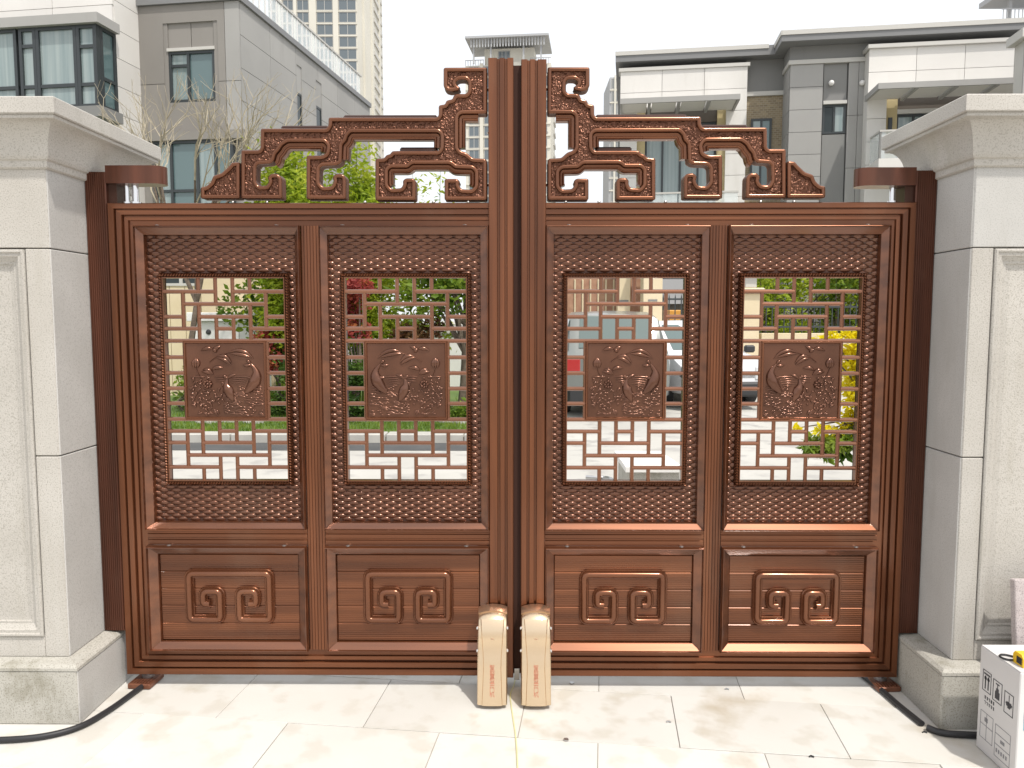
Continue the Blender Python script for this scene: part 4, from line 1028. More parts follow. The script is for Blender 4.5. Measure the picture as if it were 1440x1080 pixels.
# balcony on the right bay
q0, qz = V.hit(1237, 183, fw - .9); q1 = ru1; qb = V.hit(1240, 222, fw - .9)[1]
V.box('balcony_slab', q0, q1, fw - .92, fw - .052, qb - .3, qb - .02, M['wallw'])
for k in range(4):
    a = q0 + (q1 - q0) * k / 4; b = q0 + (q1 - q0) * (k + 1) / 4; V.box('glass_panel', a + .02, b - .02, fw - .9, fw - .88, qb - .02, qz - .05, M['rail_glass'])
V.box('glass_panel', q0 + .01, q0 + .03, fw - .87, fw - .06, qb - .02, qz - .05, M['rail_glass'])
V.box('hand_rail', q0, q1, fw - .93, fw - .86, qz - .05, qz, M['trim']); V.box('hand_rail', q0, q0 + .06, fw - .859, fw - .06, qz - .05, qz, M['trim'])
V.box('baluster', q0, q0 + .05, fw - .92, fw - .87, qb - .02, qz - .051, M['greyd'])
a0 = V.hit(1256, 275, fw)[0]; V.window(V.hit(1254, 270, fw)[0], ro1, .3, 3.2, fw + .02, (.3, .6), (), 'glass_d', .07, .1)
# neighbour block at the right edge
c = at(1438, 120, 15.5)
N = Bld('corner_house', 'grey neighbouring house wall at the upper right edge', 'house', (c.x, c.y), BR_Z)
N.box('core', .06, 8, .06, .6, 0, 8.1, M['trim']); N.clad(0, 6, 0, 8.1, .05, 2.2, 1.3, M['grey']); N.box('coping', -.1, 8, -.1, .7, 8.1, 8.3, M['trim'])
for k in range(7): N.box('baluster', .1 + k * .5, .14 + k * .5, 0, .04, 8.3, 9.1, M['greyd'])
N.box('hand_rail', .05, 5, -.02, .06, 9.1, 9.16, M['greyd'])
# ------------------------------------------------------------------ towers
def tower(px0, px1, py_top, Y, depth, label, rz, cols, storey, base_m, crown=False, sidecol=True, bays=()):
    c = at((px0 + px1) / 2, 400, Y); p0 = at(px0, 300, Y); p1 = at(px1, 300, Y); w = (p1.x - p0.x); H = at((px0 + px1) / 2, py_top, Y).z
    B = Bld('tower_block', label, 'tower block', (p0.x, p0.y), rz)
    B.box('wall', 0, w, .4, depth, 0, H, M[base_m])
    for (a, b, m) in bays: B.box('pier', w * a, w * b, 0.0, .39, 0, H + .4, M[m])
    n = int(H / storey); zmin = at(600, 285, Y).z - 6 if not crown else at(600, 285, Y).z - 6
    for k in range(n):
        z = H - (k + 1) * storey
        if z < zmin: break
        B.box('floor_slab', .02, w - .02, .12, .398, z - .18, z + .12, M['creamt'])
        for (a, b) in cols:
            o = B.window(w * a, w * b, z + .22, z + storey - .25, .22, (.5,), (), 'glass_t', .1, .17, 'trim')
    if sidecol:
        for k in range(n):
            z = H - (k + 1) * storey
            if z < zmin: break
            B.box('balcony', w, w + .35, depth * .62, depth * .95, z, z + 1.0, M['trim'])
    return B, w, H
B, w, H = tower(384, 506, -90, 195, 37, 'tall cream tower block rising behind the grey house', 0, ((.0, .10), (.165, .28), (.325, .455), (.545, .725), (.795, .99)), 2.95, 'creamt', bays=((.11, .155, 'creamt'), (.285, .32, 'creamt'), (.46, .54, 'creamt'), (.73, .79, 'creamt')))
for k in range(3): B.box('side_pier', w, w + .5, 37 * (.2 + .3 * k), 37 * (.24 + .3 * k), 0, H, M['creamt'])
B, w, H = tower(655, 774, 92, 195, 18, 'far tower block with slatted roof crown behind the gate posts', R(-6), ((.04, .16), (.22, .34), (.42, .56), (.66, .78), (.84, .96)), 2.9, 'creamt', crown=True, bays=((.17, .21, 'creamt'), (.35, .41, 'creamt'), (.57, .65, 'creamt'), (.79, .83, 'creamt')))
B.box('penthouse', w * .22, w * .80, 1.5, 9, H, H + 4.2, M['creamt']); B.window(w * .38, w * .52, H + 1, H + 3.6, 1.3, (.33, .66), (), 'glass_t', .1, .19, 'trim')
for k in range(8): B.box('baluster', w * .0 + k * w * .03, w * .0 + k * w * .03 + .12, .2, .32, H, H + 1.2, M['greyt']); B.box('baluster', w * .76 + k * w * .03, w * .76 + k * w * .03 + .12, .2, .32, H, H + 1.2, M['greyt'])
B.box('hand_rail', 0, w * .22, .2, .34, H + 1.2, H + 1.35, M['greyt']); B.box('hand_rail', w * .76, w, .2, .34, H + 1.2, H + 1.35, M['greyt'])
for k in range(26): uu = w * .08 + (w * .84) * k / 25; B.box('crown_slat', uu, uu + .3, -2, -1.7, H + 3.6 - .0, H + 5.6, M['greyt'])
B.box('crown_roof', w * .02, w * .98, -2.6, 11, H + 5.6, H + 6.1, M['greyt'])
for (a) in (.1, .3, .68, .88): B.box('crown_post', w * a, w * a + .4, -1.2, -.8, H, H + 5.6, M['greyt'])
B, w, H = tower(856, 900, 108, 190, 14, 'distant sliver of tower block beside the modern house roof', 0, ((.05, .14), (.2, .3)), 3.0, 'greyt', sidecol=False, bays=((.14, .19, 'creamt'),))
B, w, H = tower(1404, 1520, 26, 60, 12, 'grey tower terrace with rounded roof canopy at the upper right corner', 0, ((.1, .3), (.4, .6)), 3.0, 'greyt', sidecol=False)
B.box('crown_roof', -1.2, w, -.8, 2, H + 1.5, H + 1.9, M['greyt']); B.box('crown_post', .0, .25, .0, .3, H, H + 1.5, M['greyt'])
for k in range(8): B.box('baluster', -.6 + k * .3, -.55 + k * .3, -.3, -.25, H - .4, H + .6, M['greyt'])
B.box('hand_rail', -.7, 2, -.32, -.24, H + .6, H + .68, M['greyt']); B.box('balcony', -.7, 2.5, -.35, .39, H - .8, H - .4, M['greyt'])

# ------------------------------------------------------------------ lawn, kerb, plants beyond the road
M['lawn'] = mat('lawn_soil', (.07, .12, .025), .9, var=(.11, .17, .035), vscale=3)
M['grass'] = leaf_mat('grass_blades', (.09, .17, .015), (.17, .26, .03), (.26, .33, .05), .4)
lawn = obj('lawn', MB().box(-16, .25, 6.9, 17, -.05, .085), M['lawn']); tag(lawn, 'green lawn strip behind the kerb at the left', 'lawn', kind='structure')
gutter = obj('gutter', MB().box(-18, .3, 6.05, 6.62, -.05, .002), M['asphalt']); tag(gutter, 'dark asphalt gutter along the kerb', 'gutter', kind='structure')
kerb = obj('kerb', MB().box(-18, .3, 6.66, 6.86, -.05, .08), M['joint']); tag(kerb, 'pale kerb along the lawn', 'kerb', kind='structure')
k0 = None
for k in range(18):
    mb = MB().box(0, .985, 0, .26, -.02, .11, .01)
    if k0 is None: k0 = obj('kerb_stone', mb, M['kerb'], kerb); k0.location = (.3 - 1.0, 6.63, 0)
    else: inst('kerb_stone', k0.data, kerb, (.3 - 1.0 - k, 6.63, 0))
gb = MB(); rg = random.Random(11)
for _ in range(16000):
    x = rg.uniform(-9.5, .2); y = 6.92 + abs(rg.gauss(0, 1.6)); h = rg.uniform(.03, .08); a = rg.uniform(0, 6.28); w = rg.uniform(.004, .009)
    dx, dy = math.cos(a) * w, math.sin(a) * w; lx, ly = rg.uniform(-.03, .03), rg.uniform(-.03, .03)
    gb.add([(x - dx, y - dy, .084), (x + dx, y + dy, .084), (x + lx, y + ly, .084 + h)], [(0, 1, 2)])
tag(obj('grass', gb, M['grass']), 'short green grass growing on the lawn strip', 'grass', kind='stuff')

def leaf(mb, c, s, rr, long=1.6, droop=0.0):
    th = rr.uniform(0, 2 * math.pi); ph = math.asin(rr.uniform(-.6, .9))
    d = Vector((math.cos(th) * math.cos(ph), math.sin(th) * math.cos(ph), math.sin(ph) - droop)).normalized()
    n = d.cross(Vector((rr.uniform(-1, 1), rr.uniform(-1, 1), rr.uniform(-1, 1))))
    if n.length < .01: n = d.orthogonal()
    n.normalize(); b = c + d * (s * long)
    m = c + d * (s * long * .45)
    f = d.cross(n) * (s * .12)
    mb.add([c, m + n * s * .42 + f, b, m - n * s * .42 + f], [(0, 1, 2), (0, 2, 3)])
def crown_mesh(clumps, n, s, rr, long=1.6, droop=0.0, shell=.55):
    mb = MB(); tot = sum(r ** 2 for _, r in clumps)
    for c, r in clumps:
        for _ in range(int(n * r * r / tot)):
            d = Vector((rr.gauss(0, 1), rr.gauss(0, 1), rr.gauss(0, .8))).normalized() * r * (shell + (1 - shell) * rr.random()) * rr.uniform(.8, 1.12)
            leaf(mb, Vector(c) + d, s * rr.uniform(.6, 1.25), rr, long, droop)
    return mb
def plant(name, label, cat, base, th, tr, spread, height, nclump, cr, n, s, m, seed, bark='bark', group=None, low=.35, long=1.6, droop=0.0, stems=1):
    rr = random.Random(seed); p = thing(name, label, cat, base, group=group); b = Vector(base); clumps = []
    for k in range(nclump):
        a = rr.uniform(0, 6.28); q = math.sqrt(rr.random()); h = low + (1 - low) * rr.random()
        pr_ = spread * (1 - .45 * abs(h - .6) / .6)
        clumps.append((b + Vector((math.cos(a) * q * pr_, math.sin(a) * q * pr_ * .8, h * height - cr * .5)), cr * rr.uniform(.65, 1.2)))
    tk = MB()
    for s_ in range(stems):
        o = Vector((rr.uniform(-.12, .12), rr.uniform(-.08, .08), 0)) * (stems > 1); pts = [b + o]; 
        for k in range(1, 5): pts.append(b + o * (1 + k * .5) + Vector((rr.uniform(-.05, .05) * k, rr.uniform(-.05, .05) * k, th * k / 4)))
        tk.tube(pts, [tr * (1 - .15 * k) for k in range(5)], 7)
        top = pts[-1]
        for c, r in (clumps if stems == 1 else rr.sample(clumps, max(2, nclump // stems))):
            st = pts[rr.choice((2, 3, 4))]; tk.tube([st, (st + c) / 2 + Vector((0, 0, .04)), c], [tr * .5, tr * .3, tr * .1], 5)
    obj('trunk' if cat == 'tree' else 'stem', tk, M[bark], p, smooth=60)
    obj('crown' if cat == 'tree' else 'foliage', crown_mesh(clumps, n, s, rr, long, droop), m, p)
    return p
M['bark'] = mat('bark', (.10, .075, .055), .9, var=(.16, .125, .095), vscale=12, bump=.6, bscale=30, bdist=.02)
M['twig'] = mat('pale_twig', (.42, .37, .27), .8, var=(.30, .26, .19), vscale=10)
M['lf_green'] = leaf_mat('green_leaves', (.06, .125, .012), (.16, .25, .024), (.29, .36, .045), .5)
M['lf_fresh'] = leaf_mat('fresh_leaves', (.17, .26, .015), (.34, .43, .03), (.50, .54, .06), .55)
M['lf_dark'] = leaf_mat('dark_leaves', (.02, .05, .008), (.05, .105, .014), (.11, .18, .025))
M['lf_red'] = leaf_mat('red_leaves', (.26, .035, .04), (.44, .09, .07), (.50, .20, .07), .5)
M['lf_yellow'] = leaf_mat('yellow_leaves', (.66, .56, .01), (.80, .68, .012), (.85, .76, .03), .55)
M['lf_brown'] = leaf_mat('brown_leaves', (.12, .055, .025), (.22, .10, .05), (.30, .17, .08), .3)

# bare tree before the grey house
def bare_tree(base, H, seed, label):
    rr = random.Random(seed); p = thing('bare_tree', label, 'tree', base); mb = MB(); tw = MB()
    def grow(a, d, ln, r, lev):
        b = a + d * ln; mid = (a + b) / 2 + Vector((rr.uniform(-1, 1), rr.uniform(-1, 1), rr.uniform(-.3, .6))) * ln * .07
        (mb if lev < 3 else tw).tube([a, mid, b], [r, r * .85, r * .68], 6 if lev < 3 else 4, False)
        if lev >= 6: return
        for k in range(3 if lev < 5 else 2):
            e = Vector((rr.gauss(0, .40), rr.gauss(0, .40), rr.gauss(.14, .25))); nd = (d + e * (1.0 if lev else .75)).normalized()
            grow(mid if (k == 2 and lev > 1) else b, nd, ln * rr.uniform(.6, .82), r * .62, lev + 1)
    grow(Vector(base), Vector((.05, 0, 1)), H * .34, .06, 0)
    obj('trunk', mb, M['bark'], p, smooth=60); tag(obj('twigs', tw, M['twig'], p), kind='stuff')
c = at(268, 400, 9.2); bare_tree((c.x, c.y, .08), 5.2, 4, 'leafless pale-twigged tree in front of the grey house')
# bamboo clumps showing over the gate
def bamboo(px, Y, H, n, nl, seed, label, m='lf_fresh', w=.45):
    rr = random.Random(seed); c = at(px, 400, Y); b = Vector((c.x, c.y, .08)); p = thing('bamboo_clump', label, 'bamboo', b, group='bamboo clumps on the lawn'); cu = MB(); lf = MB()
    for k in range(n):
        a = rr.uniform(0, 6.28); q = rr.random() * w * .5; s = b + Vector((math.cos(a) * q, math.sin(a) * q, 0)); h = H * rr.uniform(.72, 1.0); lean = Vector((math.cos(a), math.sin(a), 0)) * rr.uniform(.1, .5) * w
        P = [s + lean * t * t + Vector((0, 0, h * t)) for t in (0, .25, .5, .75, 1.0)]
        cu.tube(P, [.016, .015, .013, .009, .003], 6)
        for _ in range(nl // n):
            t = rr.uniform(.3, 1.0) ; o = s + lean * t * t + Vector((rr.gauss(0, .16), rr.gauss(0, .16), h * t + rr.gauss(0, .05)))
            leaf(lf, o, rr.uniform(.035, .06), rr, 2.5, .3)
    obj('culms', cu, M['lf_green'], p, smooth=60); obj('foliage', lf, M[m], p)
bamboo(400, 9.6, 4.55, 11, 10500, 21, 'fresh green bamboo clump nearest the bare tree', w=.5)
bamboo(492, 9.4, 4.5, 16, 19000, 22, 'bright yellow-green bamboo clump in the middle of the lawn', w=.95)
bamboo(603, 9.8, 4.05, 4, 1000, 23, 'thin wispy bamboo clump nearest the gate opening', w=.4)
# shrubs and trees seen through the left leaf
def at_g(px, Y, z=.08): c = at(px, 450, Y); return (c.x, c.y, z)
SH = 'shrubs on the lawn'
plant('tree', 'slender green tree beside the cream house wall', 'tree', at_g(385, 10.4), 1.2, .05, .75, 3.1, 12, .42, 2400, .085, M['lf_green'], 31)
plant('shrub', 'green shrub with pale tips next to the cream wall', 'shrub', at_g(405, 8.6), .4, .025, .5, .95, 9, .24, 2000, .05, M['lf_dark'], 32, group=SH, stems=3, low=.2)
plant('azalea', 'pink-red flowering azalea under the slender tree', 'shrub', at_g(398, 9.6), .5, .025, .45, 1.45, 8, .22, 1300, .06, M['lf_red'], 33, group=SH, stems=3)
plant('maple', 'red-leaved maple left of the trunked tree', 'tree', at_g(497, 8.5), .7, .035, .38, 2.15, 9, .24, 1900, .055, M['lf_red'], 34, low=.55)
plant('shrub', 'dense dark green shrub in front of the red maple', 'shrub', at_g(490, 8.3), .4, .03, .6, 1.0, 12, .25, 2600, .055, M['lf_dark'], 35, group=SH, stems=3, low=.15)
plant('shrub', 'tall bright green shrub behind the dark one', 'shrub', at_g(530, 10.2), .9, .035, .8, 2.5, 14, .34, 2600, .075, M['lf_fresh'], 36, group=SH, stems=3)
plant('shrub', 'russet brown-leaved shrub between the green ones', 'shrub', at_g(578, 9.5), .6, .03, .5, 1.65, 9, .25, 1500, .06, M['lf_brown'], 37, group=SH, stems=3)
plant('tree', 'leafy green tree with forked grey trunk beside the driveway', 'tree', at_g(648, 9.3), 1.9, .075, 1.1, 3.4, 12, .5, 2300, .085, M['lf_green'], 38, low=.55)
plant('shrub', 'low green shrub at the foot of the forked tree', 'shrub', at_g(655, 8.2), .2, .02, .4, .5, 7, .18, 1100, .05, M['lf_green'], 39, group=SH, stems=3, low=.2)
plant('shrub', 'low light green hedge shrub before the white cabinet', 'shrub', at_g(262, 9.3), .3, .02, .9, .75, 11, .25, 2200, .05, M['lf_green'], 40, group=SH, stems=3, low=.2)
plant('shrub', 'round hedge shrub in front of the cream house wall', 'shrub', at_g(330, 9.8), .3, .02, 1.0, .8, 11, .26, 2200, .05, M['lf_green'], 41, group=SH, stems=3, low=.2)
# border stones on the lawn
for k, px in enumerate((285, 318, 352, 630, 652)):
    q = at(px, 450, 7.9 + .1 * (k % 2)); mb = MB().ball((q.x, q.y, .1), .17, .1, .06, 9, 5)
    tag(obj('border_stone', mb, M['kerb'], smooth=50), ['flat pale stone on the lawn nearest the left pillar', 'flat pale stone in the middle of three on the lawn', 'flat pale stone nearest the first mullion on the lawn', 'flat stone on the lawn below the forked tree, left one', 'flat stone on the lawn below the forked tree, right one'][k], 'stone')
# white cabinet with overhanging lid
q0 = at(262, 450, 10.9); q1 = at(367, 450, 10.9)
cb = thing('cabinet', 'white utility cabinet with overhanging lid on the lawn', 'cabinet', ((q0.x + q1.x) / 2, 11.1, .08))
z1 = at(300, 452, 10.9).z; z2 = at(300, 441, 10.9).z
obj('body', MB().box(q0.x + .1, q1.x - .06, 10.98, 11.6, .08, z1, .01), M['white'], cb); obj('lid', MB().box(q0.x, q1.x, 10.9, 11.7, z1 + .001, z2 + .02, .01), M['white'], cb)
obj('lock', MB().ball((at(293, 467, 10.97).x, 10.975, at(293, 467, 10.97).z), .05, .02, .05, 8, 5), M['ink'], cb, True)
for k in (.36, .68): x = q0.x + (q1.x - q0.x) * k; obj('door_seam', MB().box(x - .006, x + .006, 10.976, 10.981, .1, z1 - .05), M['greyd'], cb)

# cream garden house behind the cabinet, pale wall behind the forked tree
a = at(196, 450, 12.0); b = at(392, 450, 12.0)
gh = thing('garden_house', 'cream board-clad garden house behind the white cabinet', 'shed', ((a.x + b.x) / 2, 13.0, 0))
obj('core', MB().box(a.x, b.x, 12.06, 13.6, 0, 3.2), M['cream'], gh)
w0, w1 = at(229, 450, 12.0).x, at(284, 450, 12.0).x; wz = at(250, 402, 12.0).z
nb = 9
for k in range(nb):
    x0 = a.x + (b.x - a.x) * k / nb + .006; x1 = a.x + (b.x - a.x) * (k + 1) / nb - .006
    for (p0, p1, q0, q1) in cut([(x0, x1, 0.0, 3.2)], (w0, w1, wz, 2.9)): inst('wall_board', cube_me(M['cream']), gh, (p0, 12.0, q0), (p1 - p0, .055, q1 - q0))
mb = MB().box(w0, w1, 11.98, 12.05, wz, wz + .05).box(w0, w0 + .05, 11.98, 12.05, wz + .05, 2.9).box(w1 - .05, w1, 11.98, 12.05, wz + .05, 2.9).box((w0 + w1) / 2 - .03, (w0 + w1) / 2 + .03, 11.98, 12.05, wz + .05, 2.9)
wd = obj('window', mb, M['trim'], gh); obj('pane', MB().box(w0 + .05, w1 - .05, 12.02, 12.04, wz + .05, 2.9), M['glass_d'], wd)
obj('roof', MB().box(a.x - .2, b.x + .2, 11.7, 13.8, 3.201, 3.35, .02), M['trim'], gh)
a = at(575, 450, 13.2); b = at(728, 450, 13.2)
gw = thing('boundary_wall', 'pale rendered wall behind the forked tree', 'wall', ((a.x + b.x) / 2, 13.3, 0)); obj('wall', MB().box(a.x, b.x, 13.2, 13.4, 0, 1.28, .01), M['white'], gw); obj('coping', MB().box(a.x - .05, b.x + .05, 13.15, 13.45, 1.281, 1.36, .01), M['trim'], gw)
# ------------------------------------------------------------------ driveway side: cream pillars, fence, trees
def cream_pillar(px0, px1, Y, top, lab, lantern=False):
    a = at(px0, 450, Y); b = at(px1, 450, Y); w = b.x - a.x; p = thing('cream_pillar', lab, 'pillar', ((a.x + b.x) / 2, Y + w / 2, 0), group='cream pillars of the opposite drive')
    obj('shaft', MB().box(a.x, b.x, Y, Y + w, 0, top, .01), M['cream'], p); obj('cap', MB().box(a.x - .08, b.x + .08, Y - .08, Y + w + .08, top + .001, top + .12, .02), M['cream'], p)
    obj('base', MB().box(a.x - .06, b.x + .06, Y - .06, Y - .001, 0, .35, .02), M['cream'], p)
    if lantern:
        cx, cy = (a.x + b.x) / 2, Y + w / 2
        obj('lantern', MB().box(cx - .13, cx + .13, cy - .13, cy + .13, top + .121, top + .40, .02), M['trim'], p); obj('lantern_roof', MB().ring_z((cx, cx, cy, cy), [(.22, top + .401), (.22, top + .43), (.03, top + .55), (0, top + .55)]), M['cream'], p)
    else: obj('notice', MB().box((a.x + b.x) / 2 - .1, (a.x + b.x) / 2 + .1, Y - .012, Y - .001, 1.98, 2.02), M['greyd'], p)
    return p
cream_pillar(868, 886, 14.4, 3.0, 'narrow cream pillar beside the brick-coloured wall')
cream_pillar(904, 931, 13.9, 3.1, 'wide cream pillar behind the grey minivan')
cream_pillar(1044, 1068, 13.9, 2.15, 'cream pillar with a lantern behind the white car', True)
M['redwall'] = mat('red_brown_brick', (.33, .17, .11), .85, var=(.42, .25, .16), vscale=6)
a = at(770, 450, 14.8); b = at(868, 450, 14.8)
wl = thing('garden_wall', 'red-brown garden wall behind the grey minivan', 'wall', ((a.x + b.x) / 2, 14.9, 0)); obj('wall', MB().box(a.x, b.x, 14.8, 15.0, 0, 2.7), M['redwall'], wl); obj('coping', MB().box(a.x, b.x, 14.75, 15.05, 2.701, 2.8, .01), M['cream'], wl)
for k in range(9): x = a.x + (b.x - a.x) * (k + .5) / 9; obj('wall_rib', MB().box(x - .02, x + .02, 14.77, 14.799, .6, 2.5, .01), M['cream'], wl)
a = at(886, 450, 14.8); b = at(904, 450, 14.8); w2 = thing('garden_wall', 'short red-brown wall between the two tall cream pillars', 'wall', ((a.x + b.x) / 2, 14.9, 0)); obj('wall', MB().box(a.x, b.x, 14.8, 15, 0, 2.8), M['redwall'], w2)
def fence(px0, px1, Y, z0, z1, lab):
    a = at(px0, 450, Y); b = at(px1, 450, Y); p = thing('iron_fence', lab, 'fence', ((a.x + b.x) / 2, Y, 0))
    obj('low_wall', MB().box(a.x, b.x, Y - .12, Y + .12, 0, z0, .01), M['cream'], p)
    for z in (z0 + .12, z1 - .14): obj('rail', MB().box(a.x, b.x, Y - .02, Y + .02, z, z + .04), M['frame'], p)
    n = int((b.x - a.x) / .13)
    pk = None
    for k in range(n + 1):
        x = a.x + (b.x - a.x) * k / n
        if pk is None: pk = obj('picket', MB().tube([(0, 0, z0), (0, 0, z1 - .08), (0, 0, z1)], [.011, .014, .001], 6), M['frame'], p, world=False); pk.location = Vector((x, Y, 0)) - WLOC[p.name]
        else: inst('picket', pk.data, p, (x, Y, 0))
fence(932, 1043, 14.1, .9, 2.15, 'black iron fence between two cream pillars'); fence(1069, 1330, 14.1, 1.28, 1.98, 'black iron fence on a low cream wall behind the yellow shrub')
TR = 'trees behind the iron fence'
for k, (px, Y, h, sp, m, lab) in enumerate(((1085, 16.5, 3.5, 1.0, 'lf_fresh', 'green tree right behind the lantern pillar'), (1130, 17.2, 4.0, 1.3, 'lf_fresh', 'light green tree behind the iron fence, second from the lantern'),
                                          (1175, 16.4, 3.7, 1.2, 'lf_green', 'dark green tree above the yellow shrub'), (1225, 17.0, 4.0, 1.3, 'lf_fresh', 'light green tree at the right end of the iron fence'), (1030, 17.5, 3.0, .9, 'lf_green', 'green tree hidden behind the meeting mullion of the right leaf'))):
    plant('garden_tree', lab, 'tree', at_g(px, Y, 0), 1.5, .06, sp, h, 15, .5, 3600, .085, M[m], 50 + k, group=TR, low=.3)
M['orange'] = mat('orange_panel', (.62, .30, .05), .5)
q0 = at(934, 450, 16.5); q1 = at(958, 450, 16.5); mb = MB().box(q0.x, q1.x, 16.5, 17.2, .3, at(940, 436, 16.5).z, .02)
tag(obj('skip', mb, M['orange']), 'orange bin standing behind the iron fence', 'bin')
q0 = at(931, 450, 18); ho = thing('shed', 'dark-roofed shed behind the iron fence', 'shed', (q0.x + 1.4, 18.5, 0)); obj('wall', MB().box(q0.x, q0.x + 2.8, 18, 19, 0, 2.0), M['greyd'], ho); obj('roof', MB().prism_x([(17.7, 2.0), (18.5, 2.7), (19.3, 2.0)], q0.x - .2, q0.x + 3.0), M['eave'], ho)
# yellow shrub close behind the gate
def yellow_shrub():
    rr = random.Random(61); b = Vector((2.62, 2.3, 0)); p = thing('golden_shrub', 'golden yellow shrub with green lower leaves behind the right leaf', 'shrub', b)
    st = MB(); ye = []; gr = []
    def cl(px, py, Y, r): return (at(px, py, Y), r)
    for (px, py, r) in ((1205, 500, .14), (1220, 540, .17), (1202, 545, .11), (1215, 480, .11), (1235, 585, .15), (1200, 590, .09), (1180, 608, .07), (1158, 605, .055), (1195, 470, .06), (1170, 474, .05), (1150, 478, .035), (1120, 602, .04), (1240, 500, .2), (1255, 550, .2), (1212, 520, .15), (1208, 565, .12)): ye.append(cl(px, py, 2.2 + rr.uniform(-.15, .15), r))
    for (px, py, r) in ((1192, 615, .08), (1170, 622, .07), (1150, 620, .06), (1205, 622, .07), (1138, 628, .045), (1210, 600, .06), (1160, 635, .045), (1187, 636, .04)): gr.append(cl(px, py, 2.2 + rr.uniform(-.1, .1), r))
    st.tube([b, b + Vector((-.02, 0, .6)), b + Vector((-.05, -.05, 1.1))], [.03, .025, .015], 7)
    for c, r in ye + gr: st.tube([b + Vector((-.02, 0, .7)), (b + Vector((-.02, 0, .9)) + c) / 2, c], [.012, .008, .003], 5)
    obj('stem', st, M['bark'], p, smooth=60); obj('golden_foliage', crown_mesh(ye, 4200, .034, rr, 1.7, .25, .3), M['lf_yellow'], p); obj('green_foliage', crown_mesh(gr, 700, .04, rr, 2.0, .7, .3), M['lf_green'], p)
yellow_shrub()
# stone bench behind the gate
sb = thing('stone_block', 'pale granite block with white top slab just behind the gate', 'stone block', (1.05, 3.0, 0))
zt = .45; A0 = gnd(880, 657, zt); A1 = gnd(962, 657, zt); B0 = gnd(864, 634, zt); B1 = gnd(925, 634, zt)
mb = MB(); poly = [(A0.x, A0.y), (A1.x, A0.y), (A1.x - .05, B0.y), (B0.x, B0.y)]; mb.prism_z(poly, zt - .04, zt); obj('top_slab', mb, M['white'], sb)
mb = MB(); poly = [(A0.x + .03, A0.y + .03), (A1.x - .03, A0.y + .03), (A1.x - .08, B0.y - .03), (B0.x + .03, B0.y - .03)]; mb.prism_z(poly, 0, zt - .041); obj('block', mb, M['gran_base'], sb)
h = [gnd(824, 671, .2), gnd(840, 672, .2), gnd(850, 672, .2), gnd(862, 677, .2)]; tag(obj('hose', MB().tube(spline([tuple(p) for p in h] + [(h[-1].x + .1, h[-1].y - .15, .03)]), .018, 8), M['zinc'], smooth=50), 'grey metal pipe end beside the granite block', 'pipe')

